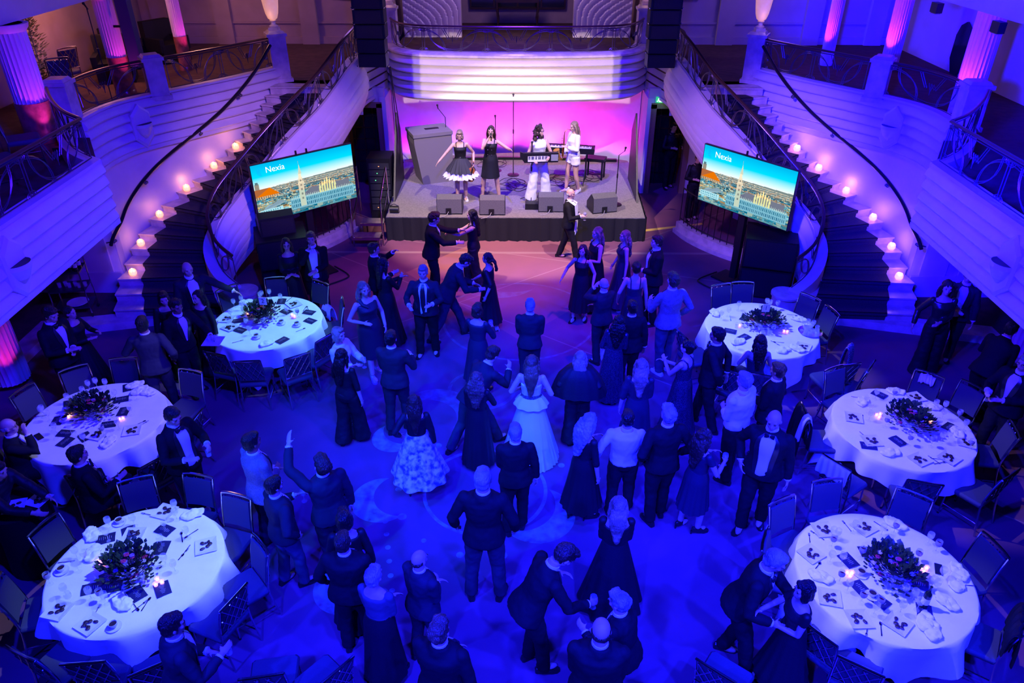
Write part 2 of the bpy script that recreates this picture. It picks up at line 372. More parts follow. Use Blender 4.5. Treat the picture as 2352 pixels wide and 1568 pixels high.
def column(x, y, z0, z1, r, label, group, drum=False):
    t = thing('fluted_column', label, 'column', (x, y, z0), 0, group)
    nf = 24; H = z1-z0; m = M(); rs = []
    for z in (.75 if drum else 0, H):
        ring_ = []
        for j in range(nf*4):
            a = 2*pi*j/(nf*4); k = r*(1-.07*abs(sin(nf*a/2))**.6); ring_.append((k*cos(a), k*sin(a), z))
        rs.append(ring_)
    m.rings(rs); m.build('shaft', PLASTER, t, ang=60)
    if drum:
        m = M(); m.cyl((0, 0, 0), r*1.04, .75, 40); m.lathe([(r*1.1, 0), (r*1.1, .08), (r*1.02, .1)], n=40); m.build('lower_drum', mat('red_marble', (.35, .12, .08), .25, noise=.5, nscale=6), t)
    m = M(); m.lathe([(r*1.0, H-.12), (r*1.2, H-.06), (r*1.25, H)], n=32); m.build('capital', PLASTER, t)
    return t
for s in (-1, 1):
    sd = 'left' if s < 0 else 'right'
    f2 = lambda P: [(s*p[0], *p[1:]) for p in P]
    fa = crom([(x, y, 0) for x, y in FASC], 5); fa = f2(fa)
    path = lambda P: P if s > 0 else P        # outward must face the hall
    # ---- gallery slab
    poly = [(NX, -2), (NX, 10.75)]+[(7.45, 12.9)]+[(p[0]/s, p[1]) for p in fa[::-1]]+[(5.1, 17.0), (3.98, 16.9), (3.62, 16.9), (3.75, 18.0), (3.25, 20.1), (3.25, 21.6), (12.5, 21.6), (12.5, -2)]
    m = M(); m.prism(f2(poly), ZB+.02, ZM); struct(m.build('floor_gallery_'+sd, [MEZF], smooth=False))
    # ---- ribbed fascias
    near = f2([(NX, y, 0) for y in (-2, 2, 6, 9, 10.75)])
    if s < 0: near = near
    def outsweep(P, prof):
        m_ = M(); P = [V(p) for p in P]
        # make "right of travel" face the hall (towards x=0 / the camera)
        t = P[-1]-P[0]; nrm = V((t.y, -t.x, 0)); c_ = V((0, 8, 0))-P[len(P)//2]
        if nrm.dot(c_) < 0: P = P[::-1]
        m_.sweep(P, prof); return m_
    t = thing('gallery_front', 'straight ribbed white gallery parapet nearest the camera on the '+sd+' side', 'parapet', (s*NX, 4, ZM), 0)
    o = outsweep([V(p) for p in near], ribs(ZB, ZC, 5, .11, .16)).build('ribbed_panel', PLASTER, t); o.matrix_parent_inverse = MX.Translation(V((-s*NX, -4, -ZM)))
    o = outsweep([V(p) for p in near], [(.10, ZB-.07), (.10, ZB), (-.2, ZB), (-.2, ZB-.07)]).build('lower_moulding', PLASTER, t); o.matrix_parent_inverse = MX.Translation(V((-s*NX, -4, -ZM)))
    # hexagonal sconce on the straight front
    def sconce(loc, rz, label):
        t_ = thing('hexagonal_sconce', label, 'wall lamp', loc, rz)
        hx = [(.0, .42), (.20, .24), (.20, -.22), (.0, -.42), (-.20, -.22), (-.20, .24)]
        a = M(); a.rings([[(x, 0, z) for x, z in hx], [(x, -.06, z) for x, z in hx], [(x*.86, -.09, z*.86) for x, z in hx]]); a.build('back_plate', PLASTER, t_, smooth=False)
        b = M(); sh_ = [[(.17*cos(pi*i/10)*k, -.09-.14*sin(pi*i/10)*k, z) for i in range(11)] for k, z in ((1, .06), (1.0, .0), (.6, -.14), (.15, -.22))]
        for r1, r2 in zip(sh_, sh_[1:]): b.strip(r1, r2)
        b.build('bowl', PLASTER, t_); 
        c_ = M(); c_.add([(.17*cos(pi*i/10), -.09-.14*sin(pi*i/10), .055) for i in range(11)], [tuple(range(11))]); c_.build('bulb_opening', BLACK, t_)
        return t_
    sconce((s*(NX-.05), 8.35 if s > 0 else 8.2, 3.02), s*pi/2*-1 if s > 0 else pi/2, 'hexagonal plaster sconce on the straight front of the '+sd+' gallery')
    t = thing('gallery_front', 'curved ribbed white gallery parapet sweeping above the '+sd+' staircase', 'parapet', (s*7, 14.5, ZM), 0)
    for nm, pf in (('ribbed_panel', ribs(ZB, ZC, 5, .13, .16)), ('lower_moulding', [(.11, ZB-.07), (.11, ZB), (-.15, ZB), (-.15, ZB-.07)])):
        o = outsweep([V(p) for p in fa], pf).build(nm, PLASTER, t); o.matrix_parent_inverse = MX.Translation(V((-s*7, -14.5, -ZM)))
    a_ = V(FASC[6]); b_ = V(FASC[5]); mid = (a_+b_)/2; dr = (a_-b_).normalized()
    sconce((s*(mid.x-.06), mid.y-.05, 3.02), math.atan2(dr.y, s*dr.x)+(pi if s < 0 else 0) if s < 0 else math.atan2(dr.y, dr.x)+0, 'hexagonal plaster sconce on the curved front above the '+sd+' staircase')
    # ---- curved wall under the gallery beside the stair
    o = outsweep([V(p)+V((s*.03, 0, 0)) for p in fa], [(0, 0), (0, ZB), (-.2, ZB), (-.2, 0)]).build('wall_stair_'+sd, PLASTER); struct(o)
    m = M(); m.box((s*8.65, 13.0, ZB/2), (2.15, .2, ZB)); struct(m.build('wall_under_gallery_'+sd, WALLB, smooth=False))
    m = M(); m.box((s*8.0, 12.88, 1.3), (.5, .03, 1.7)); m.box((s*8.95, 12.88, 1.3), (.9, .03, 1.7)); m.box((s*8.6, 12.87, .35), (2.0, .05, .5)); struct(m.build('trim_panel_'+sd, WALLB, smooth=False))
    m = M(); m.box((s*10.6, 5, 1.3), (.2, 16, 2.6)); struct(m.build('wall_'+sd, mat('dark_panelling', (.10, .05, .035), .5, noise=.3), smooth=False))
    # ---- low curb platform the stair stands on
    m = M(); m.prism(f2([(5.0, 12.15), (6.1, 12.0), (7.45, 11.65), (8.35, 11.4), (8.35, -2), (10.5, -2), (10.5, 13), (5.9, 13.2), (5.3, 12.9)]), 0, .15); struct(m.build('floor_platform_'+sd, MARBLE, smooth=False))
    m = M(); m.prism(f2([(6.2, 12.35), (7.6, 12.0), (8.7, 11.75), (8.7, -2), (10.5, -2), (10.5, 12.9), (7.7, 12.9)]), .15, .156); struct(m.build('floor_platform_carpet_'+sd, MEZF, smooth=False))
    # ---- the staircase
    st = thing('staircase', 'curved marble staircase with dark carpet runner rising on the '+sd, 'staircase', (s*6.4, 12.2, .15))
    inv = MX.Translation(V((-s*6.4, -12.2, -.15)))
    def pt(m_, nm, mt_, **k):
        o_ = m_.build(nm, mt_, st, **k); o_.matrix_parent_inverse = inv; return o_
    OW = []
    for k in range(20):
        o_, i_ = V((ON[k].x, ON[k].y)), V(IN[k]); d_ = (o_-i_).normalized(); OW.append(o_+d_*(.36 if k > 2 else .55-.05*k))
    IW = [V(IN[k])-(V((ON[k].x, ON[k].y))-V(IN[k])).normalized()*.26 for k in range(20)]
    cm = M()
    for k in range(20):
        z1 = .15+RZ*(k+1); z0 = max(.15, z1-RZ*2.2); k2 = min(k+1, 19)
        if k == 19: a2, b2 = OW[k]+V((-.1, .6)), IW[k]+V((0, .6))
        else: a2, b2 = OW[k2]+(OW[k2]-OW[k])*.25, IW[k2]+(IW[k2]-IW[k])*.25
        sm = M(); sm.prism(f2([tuple(OW[k]), tuple(a2), tuple(b2), tuple(IW[k])]), z0, z1-.03)
        d_ = (V((ON[k].x, ON[k].y))-V(IN[k])).normalized(); nn = V((d_.y, -d_.x))*.03
        sm.prism(f2([tuple(OW[k]+nn), tuple(a2), tuple(b2), tuple(IW[k]+nn)]), z1-.03, z1)
        pt(sm, 'step', MARBLE, smooth=False)
        if k < 19:
            oc, ic = V((ON[k].x, ON[k].y)), V(IN[k]); oc2, ic2 = V((ON[k+1].x, ON[k+1].y)), V(IN[k+1]); n2 = nn*1.4
            cm.prism(f2([tuple(oc+n2), tuple(oc2), tuple(ic2), tuple(ic+n2)]), z1, z1+.012)
            cm.prism(f2([tuple(oc+n2), tuple(oc+n2*.6), tuple(ic+n2*.6), tuple(ic+n2)]), z1-.05, z1+.012)
            cm.prism(f2([tuple(oc+nn*.35), tuple(oc-nn*.2), tuple(ic-nn*.2), tuple(ic+nn*.35)]), z1-RZ, z1-.03)
    pt(cm, 'carpet_runner', STAIRC, smooth=False)
    # outer handrail on the wall
    hp = []
    for k in range(2, 20):
        o_, i_ = V((ON[k].x, ON[k].y)), V(IN[k]); d_ = (o_-i_).normalized(); q_ = OW[k]-d_*.16; hp.append((s*q_.x, q_.y, .15+RZ*(k+1)+.86))
    hp = [(hp[0][0], hp[0][1]-.16, hp[0][2]-.10)]+hp
    hm = M(); hm.tube(crom(hp, 3), .034, 8); pt(hm, 'wall_handrail', mat('dark_rail', (.03, .02, .02), .3, .4))
    for k in (1, 5, 9, 13, 17):
        bm_ = M(); p_ = V(hp[k]); o2 = V((s*(OW[k+1].x+.0), OW[k+1].y, p_.z-.12))
        bm_.tube([p_, p_+V((0, 0, -.09)), o2], .013, 6)
        for dd in (-.03, .03): bm_.ell(p_+V((0, dd, -.09)), (.03, .03, .03), 8, 5)
        pt(bm_, 'handrail_bracket', IRON)
    # inner ribbed string wall
    ic = crom([(x, y, z) for x, y, z in ICOP], 4); ic = [V((s*p.x, p.y, p.z)) for p in ic]
    NR = 6; rs = []
    for i, p in enumerate(ic):
        t_ = ic[min(i+1, len(ic)-1)]-ic[max(i-1, 0)]; t_.z = 0; t_.normalize(); nrm = V((t_.y, -t_.x, 0))*(-1 if s < 0 else 1)
        # nrm must point away from the stair, to the middle of the hall
        u_ = i/(len(ic)-1); hgt = min(p.z-.0, 1.0+.15*sin(pi*u_)); lo = p.z-hgt; pr_ = []
        for k in range(NR):
            for j in range(6):
                tt = (k+j/5*.985)/NR; bel = .14*sin(pi*min(1, tt*1.05))*min(1, hgt)
                pr_.append(p+nrm*(.02+bel+.055*math.sqrt(1-(j/5)**2))+V((0, 0, lo-p.z+hgt*(tt))))
        pr_ = [p+nrm*.0+V((0, 0, lo-p.z))]+pr_+[p+nrm*.06+V((0, 0, 0)), p+nrm*.04+V((0, 0, .03)), p-nrm*.20+V((0, 0, .03)), p-nrm*.20+V((0, 0, lo-p.z))]
        rs.append(pr_)
    sm = M(); sm.rings(rs); pt(sm, 'ribbed_string_wall', PLASTER)
    bt = thing('balustrade', 'wrought iron balustrade along the inner side of the '+sd+' staircase', 'balustrade', (0, 0, 0), 0, None)
    railing([p+V((0, 0, .03)) for p in ic], .62, bt, 1.3)
    nw = M(); nw.cyl((s*5.06, 12.28, .15), .24, .34, 28); nw.cyl((s*5.06, 12.28, .49), .27, .04, 28); pt(nw, 'newel_drum', MARBLE)
    # ---- railings of the gallery
    bt = thing('balustrade', 'wrought iron balustrade on the straight parapet of the '+sd+' gallery', 'balustrade', (0, 0, 0))
    railing([(s*(NX+.05), y, ZC+.03) for y in (1, 4, 7, 10.75)], .60, bt)
    bt = thing('balustrade', 'short curved iron balustrade stepping back behind the '+sd+' gallery front', 'balustrade', (0, 0, 0))
    railing(crom(f2([(NX+.1, 10.8, ZC+.03), (6.75, 11.2, ZC+.03), (7.3, 11.9, ZC+.03), (7.75, 12.6, ZC+.03)]), 5), .60, bt)
    m = M(); m.sweep(crom([V((s*q[0], q[1], 0)) for q in [(NX+.05, 10.8), (6.75, 11.2), (7.3, 11.9), (7.7, 12.7)]], 4), [(-.09, ZM-.5), (-.09, ZC), (.09, ZC), (.09, ZM-.5)]); o = m.build('kerb', PLASTER, bt)
    fi = [V(p)+V((s*.05, 0, ZC+.03)) for p in fa]; nfi = len(fi); cut = int(nfi*.55)
    bt = thing('balustrade', 'iron balustrade beside the urn lamp above the '+sd+' staircase', 'balustrade', (0, 0, 0)); railing(fi[1:cut-1], .60, bt)
    bt = thing('balustrade', 'iron balustrade on the outer bend of the '+sd+' gallery parapet', 'balustrade', (0, 0, 0)); railing(fi[cut+1:-1], .60, bt)
    pc = fi[cut]; pedestal(pc.x+s*.02, pc.y, ZC-.1, ZC+.62, .34, s*-.6, 'square marble pedestal halfway along the curved '+sd+' gallery parapet')
    pedestal(s*7.75, 12.95, ZC-.1, ZC+.60, .36, s*-.1, 'square marble pedestal ending the curved '+sd+' gallery parapet')
    pedestal(s*5.24, 17.22, ZM, 4.16, .36, s*-.45, 'tall marble newel post carrying the '+sd+' urn lamp')
    urn((s*5.24, 17.22, 4.27), 'glowing alabaster urn lamp on the '+sd+' newel post at the stair head')
    # ---- link front between stair and middle balcony, the balcony's end post
    lk = [V((s*3.62, 17.3, 0)), V((s*3.72, 18.1, 0)), V((s*3.5, 19.2, 0)), V((s*3.25, 20.2, 0))]
    t = thing('gallery_front', 'short ribbed parapet between the '+sd+' stair and the stage balcony', 'parapet', (0, 0, 0))
    outsweep(crom(lk, 4), ribs(ZB-.1, ZC, 5, .06, .16)).build('ribbed_panel', PLASTER, t)
    outsweep(crom(lk, 4), [(.10, ZB-.17), (.10, ZB-.1), (-.2, ZB-.1), (-.2, ZB-.17)]).build('lower_moulding', PLASTER, t)
    bt = thing('balustrade', 'iron balustrade between the '+sd+' stair head and the stage balcony post', 'balustrade', (0, 0, 0)); railing([p+V((s*.05, 0, ZC+.03)) for p in crom(lk, 4)][:-2], .60, bt)
    pedestal(s*3.2, 20.15, ZC-.3, 4.28, .36, 0, 'square marble post at the '+sd+' end of the stage balcony')
    urn((s*3.2, 20.15, 4.39), 'glowing alabaster urn lamp on the '+sd+' post of the stage balcony')
    # ---- walls behind the gallery
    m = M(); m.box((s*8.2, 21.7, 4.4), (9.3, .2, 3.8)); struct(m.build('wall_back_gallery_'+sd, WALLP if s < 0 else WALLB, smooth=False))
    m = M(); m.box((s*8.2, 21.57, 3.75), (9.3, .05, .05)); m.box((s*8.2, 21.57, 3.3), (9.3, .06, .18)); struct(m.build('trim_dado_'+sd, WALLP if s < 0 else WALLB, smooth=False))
    m = M(); m.box((s*4.1, 21.56, 4.85), (1.5, .1, 1.0)); m.cur = 1
    for i in range(4): m.box((s*(3.5+.4*i), 21.5, 4.85), (.03, .04, 1.0))
    m.box((s*4.1, 21.5, 4.36), (1.5, .04, .04)); struct(m.build('window_'+('1' if s < 0 else '2'), [GLASSD, DARKW], smooth=False))
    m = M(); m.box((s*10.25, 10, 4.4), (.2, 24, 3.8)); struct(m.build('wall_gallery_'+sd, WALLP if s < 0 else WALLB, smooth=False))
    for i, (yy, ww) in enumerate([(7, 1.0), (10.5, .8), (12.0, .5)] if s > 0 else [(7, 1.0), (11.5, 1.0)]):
        m = M(); m.box((s*10.12, yy, 4.25), (.06, ww, 2.0)); struct(m.build('door_gallery_'+sd, DARKW, smooth=False))
    # pilasters on the back wall
    for xx in (5.6, 7.9, 9.6):
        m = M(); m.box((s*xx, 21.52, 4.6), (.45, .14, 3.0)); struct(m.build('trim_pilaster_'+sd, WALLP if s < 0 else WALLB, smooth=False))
    # upper gallery edge beam
    m = M(); m.box((s*9.9, 8.5, 5.6), (4.0, 27, .9)); struct(m.build('ceiling_gallery_'+sd, PLASTER, smooth=False))
    cols = [(-7.95, 12.42), (-8.2, 16.0), (-7.8, 18.3)] if s < 0 else [(8.6, 14.6), (8.85, 18.6), (7.5, 19.0)]
    for i, (x, y) in enumerate(cols):
        column(x, y, ZM, 5.15 if abs(x) > 7.89 else 6.2, ((.25, .19, .14), (.25, .2, .15))[s > 0][i], 'fluted white column lit magenta, %s along the %s gallery' % (('nearest', 'middle one', 'farthest')[i], sd), None, s < 0)
        spot('column_uplight', (x-s*.42, y-.34, ZM+.12), (x-s*.05, y, 5.2), (1, .05, .72) if i else (.75, .05, 1), 60 if s < 0 else 90, 60, .6, .02)
    yb = 9.9 if s < 0 else 10.9; xb = 8.15 if s < 0 else 8.75
    column(s*xb, yb, 0.156, ZB-.02, .27, 'fluted column under the near edge of the '+sd+' gallery', None)
    if s < 0: spot('column_uplight', (s*xb+.42, yb-.5, .22), (s*xb, yb, 2.2), (1, .02, .32), 40, 70, .6, .02)
    for i, (x, y) in enumerate(cols[:1]+[(s*(xb-.5), yb-.45)]):
        if i: tt = tag(M().box((x, y-.1, .21), (.16, .12, .1)).build('uplight', BLACK), 'small black floor uplight at the foot of the lower %s column' % sd, 'spotlight')
        else: tt = tag(M().box((x-s*.46, y-.4, ZM+.06), (.18, .12, .1)).build('uplight', BLACK), 'small black uplight at the foot of the nearest %s gallery column' % sd, 'spotlight')
# ------------------------------------------------------------------ the bowed balcony over the stage
BF = crom([(-3.2, 20.1, 0), (-3.06, 19.65, 0), (-2.78, 19.15, 0), (-2.3, 18.85, 0), (-1.6, 18.74, 0), (-.8, 18.68, 0), (0, 18.66, 0), (.8, 18.68, 0), (1.6, 18.74, 0), (2.3, 18.85, 0), (2.78, 19.15, 0), (3.06, 19.65, 0), (3.2, 20.1, 0)], 6)
t = thing('stage_balcony', 'bowed white balcony with five deep ribs above the stage', 'balcony', (0, 0, 0))
m = M(); m.sweep(BF, ribs(2.45, ZC-.06, 5, .21, .12, lip=.0)); m.build('ribbed_panel', PLASTER, t)
m = M(); m.sweep(BF, [(.0, ZC-.08), (.12, ZC-.08), (.18, ZC-.05), (.18, ZC-.01), (.12, ZC+.02), (-.2, ZC+.02), (-.2, ZC-.08)]); m.build('coping', MARBLE, t)
m = M(); m.prism([(p.x*.97, p.y+.08) for p in BF], 2.43, ZM); m.build('slab', PLASTER, t, smooth=False)
m = M(); m.sweep(BF, [(.06, 2.41), (.10, 2.41), (.10, 2.45), (.0, 2.45)]); m.build('lower_edge', MARBLE, t)
bt = thing('balustrade', 'wrought iron balustrade with looping arcs on the stage balcony', 'balustrade', (0, 0, 0))
railing([p+V((0, .06, ZC+.02)) for p in BF][2:-2], .58, bt, 1.45)
m = M(); m.prism([(-3.25, 20.1), (3.25, 20.1), (3.25, 25), (-3.25, 25)], 2.43, ZM); struct(m.build('floor_upper_landing', [MEZF], smooth=False))
# stage alcove with its curved backdrop
m = M(); n = 44; rs = []
bp_ = [V((-3.22+6.44*i/n, 20.62-.085*(-3.22+6.44*i/n)**2+.02*abs(sin(pi*i/4)), 0)) for i in range(n+1)]
m.sweep(bp_, [(0, 0), (0, 2.6), (-.1, 2.6), (-.1, 0)]); struct(m.build('wall_backdrop', mat('backdrop_fabric', (.78, .74, .76), .8, noise=.05, nscale=4), ang=8))
for s in (-1, 1):
    sd = 'left' if s < 0 else 'right'
    m = M(); m.box((s*3.33, 19.45, 1.2), (.16, 1.3, 2.5)); struct(m.build('wall_alcove_'+sd, PLASTER, smooth=False))
    m = M(); m.box((s*3.42, 18.9, 1.15), (.14, .2, 2.3)); m.box((s*4.35, 18.9, 1.15), (.14, .2, 2.3)); m.box((s*3.88, 18.9, 2.27), (1.07, .2, .14)); struct(m.build('door_frame_'+sd, mat('oak_frame', (.30, .17, .09), .4), smooth=False))
    m = M(); m.box((s*3.88, 18.9, 2.5), (1.2, .16, .36)); m.box((s*6.0, 18.9, 1.3), (3.2, .16, 2.6)); struct(m.build('wall_hall_end_'+sd, WALLB, smooth=False))
    m = M(); m.box((s*3.88, 19.6, 1.1), (.9, .04, 2.2)); m.cur = 1
    for i in range(4): m.box((s*(3.5+.25*i), 19.56, 1.1), (.03, .03, 2.2))
    for i in range(7): m.box((s*3.88, 19.56, .3+.3*i), (.9, .03, .02))
    struct(m.build('door_'+('1' if s < 0 else '2'), [GLASSD, DARKW], smooth=False))
# upper landing: end wall, dark window, ribbed stair walls, console table
m = M(); m.box((0, 25.1, 5), (7.0, .2, 5)); struct(m.build('wall_upper_landing', WALLP, smooth=False))
m = M(); m.box((0, 24.95, 5.05), (2.9, .08, 2.8)); m.cur = 1
for i in range(5): m.box((-1.45+.725*i, 24.88, 5.05), (.05, .05, 2.8))
m.box((0, 24.88, 3.66), (2.9, .06, .05)); struct(m.build('window_3', [GLASSD, DARKW], smooth=False))
for s in (-1, 1):
    sd = 'left' if s < 0 else 'right'
    # ribbed wall: distance field to a bent edge (upright end, then rising outwards)
    t = thing('upper_stair_wall', 'ribbed white wall of the upper flight behind the %s of the balcony' % sd, 'wall', (0, 0, 0))
    nx_, nz_ = 60, 60; vs_, fs_ = [], []
    for j in range(nz_+1):
        for i in range(nx_+1):
            x = 3.2-1.62*i/nx_; dx = x-1.58; top_ = .95+.60*dx; z = ZM+top_*j/nz_
            d1 = dx; d2 = (top_-(z-ZM))/math.hypot(1, .6); k_ = 9
            d_ = max(0, -math.log(math.exp(-k_*d1)+math.exp(-k_*d2))/k_+.07); u_ = (d_/.15) % 1
            vs_.append((s*x, 22.6-.06*math.sqrt(max(0, 1-u_*u_)), z))
    for j in range(nz_):
        for i in range(nx_):
            a = j*(nx_+1)+i; fs_.append((a, a+1, a+nx_+2, a+nx_+1))
    m = M(); m.add(vs_, fs_); o = m.build('ribbed_face', PLASTER, t, ang=50)
    m = M(); m.rings([[(s*1.58, y, ZM), (s*1.58, y, ZM+.95), (s*3.2, y, ZM+1.92), (s*3.2, y, ZM)] for y in (22.6, 22.85)]); m.build('core', PLASTER, t, smooth=False)
t = thing('console_table', 'dark wooden console table against the window on the upper landing', 'table', (0, 23.9, ZM))
m = M(); m.box((0, 0, .88), (1.35, .42, .06)); m.box((0, 0, .80), (1.25, .36, .1)); m.build('table_top', DARKW, t, smooth=False)
for x in (-.6, .6):
    for y in (-.15, .15): M().tube([(x, y, 0), (x*.94, y, .3), (x*1.0, y, .55), (x, y, .8)], [.02, .025, .03, .035], 6).build('leg', DARKW, t)
m = M(); m.prism([(-12, 21.75), (-3.4, 21.75), (-3.4, 25.2), (3.4, 25.2), (3.4, 21.75), (12, 21.75), (12, 22), (3.6, 22), (3.6, 25.4), (-3.6, 25.4), (-3.6, 22), (-12, 22)], 0, 7.2); struct(m.build('wall_end', WALLP, smooth=False))
# framed octagonal mirror in the right gallery
t = thing('octagonal_mirror', 'tall octagonal dark mirror on the right gallery wall', 'mirror', (10.12, 18.0, 3.72), -pi/2)
oc = [(.0, .62), (.22, .5), (.3, .2), (.3, -.3), (.1, -.55), (-.12, -.5), (-.3, -.2), (-.3, .3), (-.2, .52)]
m = M(); m.rings([[(x, 0, z) for x, z in oc], [(x, -.05, z) for x, z in oc]]); m.build('mirror_glass', GLASSD, t, smooth=False)
for y, z in ((13.0, 5.03), (15.1, 5.03)):
    t = thing('ceiling_spotlight', 'black box spotlight %s on the right upper gallery edge' % ('nearer the camera' if y < 14 else 'farther away'), 'spotlight', (7.82, y, z))
    M().box((0, 0, 0), (.12, .24, .17)).build('housing', BLACK, t, smooth=False); M().box((0, 0, -.09), (.09, .2, .02)).build('lens', CHROME, t, smooth=False)
# ------------------------------------------------------------------ people
REM = []
def remesh(o, vox, smooth=3, disp=0, dscale=.12):
    md = o.modifiers.new('r', 'REMESH'); md.mode = 'VOXEL'; md.voxel_size = vox; md.use_smooth_shade = True
    if smooth: sm = o.modifiers.new('s', 'SMOOTH'); sm.iterations = smooth; sm.factor = .5
    if disp:
        key = 'clouds%.2f' % dscale; tx = bpy.data.textures.get(key)
        if not tx: tx = bpy.data.textures.new(key, 'CLOUDS'); tx.noise_scale = dscale; tx.noise_depth = 2
        d = o.modifiers.new('d', 'DISPLACE'); d.texture = tx; d.strength = disp; d.mid_level = .5
    REM.append(o); return o
def finalize():
    if not REM: return
    dg = bpy.context.evaluated_depsgraph_get(); new = []
    for o in REM:
        me = bpy.data.meshes.new_from_object(o.evaluated_get(dg)); new.append(me)
    for o, me in zip(REM, new):
        mts = [s_.material for s_ in o.material_slots]; o.modifiers.clear(); o.data = me
        if not me.materials:
            for q in mts: me.materials.append(q)
        me.polygons.foreach_set('use_smooth', [True]*len(me.polygons))
    REM.clear()
SKIN = mat('skin', (.62, .37, .27), .5, noise=.1, nscale=12)
SKIND = mat('skin_deep', (.30, .16, .10), .5)
SUIT = mat('dark_suit_wool', (.008, .008, .009), .8, spec=.2, bump=.2, bscale=150)
SUITN = mat('navy_suit_wool', (.02, .02, .024), .8, spec=.25, bump=.2, bscale=150)
SUITG = mat('grey_suit_wool', (.035, .035, .04), .8, spec=.25, bump=.2, bscale=150)
SUITL = mat('pale_blazer_wool', (.22, .2, .2), .8, noise=.3, nscale=70)
SHIRT = mat('white_shirt_cotton', (.80, .80, .80), .7)
SATIN = mat('black_satin', (.015, .015, .018), .3)
DRB = mat('black_dress_cloth', (.008, .008, .010), .6, spec=.3, bump=.3, bscale=50)
DRN = mat('navy_dress_cloth', (.022, .02, .035), .55, spec=.3, bump=.3, bscale=50)
DRW = mat('pale_pleated_cloth', (.62, .66, .66), .6)
JEAN = mat('blue_denim', (.06, .065, .09), .8)
SHOE = mat('black_leather', (.012, .012, .012), .22)
SILV = mat('silver_leather', (.6, .6, .62), .3, .6)
EYE = mat('dark_eye', (.03, .02, .02), .2)
LIP = mat('lips', (.40, .12, .11), .5)
HBR = hairmat('brown_hair', (.055, .03, .018)); HBK = hairmat('black_hair', (.012, .009, .008)); HBL = hairmat('blonde_hair', (.46, .33, .20)); HGR = hairmat('grey_hair', (.40, .39, .38)); HLB = hairmat('light_brown_hair', (.17, .10, .06))
def bez2(S, T, l1, l2, pole):
    d = T-S; L = d.length; mx = (l1+l2)*.998
    if L > mx: T = S+d*(mx/L); d = T-S; L = mx
    L = max(L, abs(l1-l2)+.01); a = (l1*l1-l2*l2+L*L)/(2*L); hgt = math.sqrt(max(0, l1*l1-a*a)); u = d.normalized()
    p = pole-u*pole.dot(u)
    if p.length < 1e-4: p = V((0, 1, 0))-u*u.y
    return S+u*a+p.normalized()*hgt, T
ARM = {'down': (.09, .02, -.53), 'relax': (.12, .10, -.48), 'hold': (-.02, .30, -.22), 'high': (-.06, .26, -.02), 'drink': (-.12, .20, .10), 'clap': (-.155, .34, -.14), 'cross': (-.22, .20, -.24), 'belly': (-.17, .22, -.30),
       'hip': (.10, .05, -.40), 'back': (.0, -.18, -.46), 'fwd': (-.06, .50, -.08), 'out': (.45, .18, -.10), 'up': (.05, .35, .38), 'front': (-.10, .30, -.38), 'pocket': (.06, .06, -.43)}
def hand(m, w_, d, n_, k, curl, sgn, spread=.0):
    d = d.normalized(); n_ = (n_-d*n_.dot(d)).normalized(); sd = d.cross(n_)*sgn       # sd: towards the thumb
    rt = MX((sd, d, n_)).transposed()
    m.ell(w_+d*.045*k, (.038*k, .052*k, .016*k), 10, 6, rt)
    for i, (off, ln) in enumerate([(.028, .94), (.010, 1.05), (-.009, .98), (-.027, .78)]):
        p = w_+d*.082*k+sd*off*k; pts = [p-d*.02*k, p]; ang = 0; q = p
        for j, seg in enumerate((.042, .027, .020)):
            ang += curl*(.55, .9, .6)[j]+i*.04
            dd = d*cos(ang)+n_*sin(ang)+sd*(off*4*spread); q = q+dd*seg*ln*k; pts.append(q)
        m.tube(pts, [.0085*k, .0088*k, .0082*k, .0075*k, .006*k], 6)
    b = w_+d*.022*k+sd*.026*k; t1 = b+(d*.55+sd*.75+n_*.25)*.038*k; t2 = t1+(d*.85+sd*.25+n_*.35*(1+curl))*.03*k
    m.tube([b-sd*.01*k, b, t1, t2], [.011*k, .011*k, .0095*k, .0075*k], 6)
    return w_+d*.085*k+n_*.032*k, d, n_, sd
NP = [0]
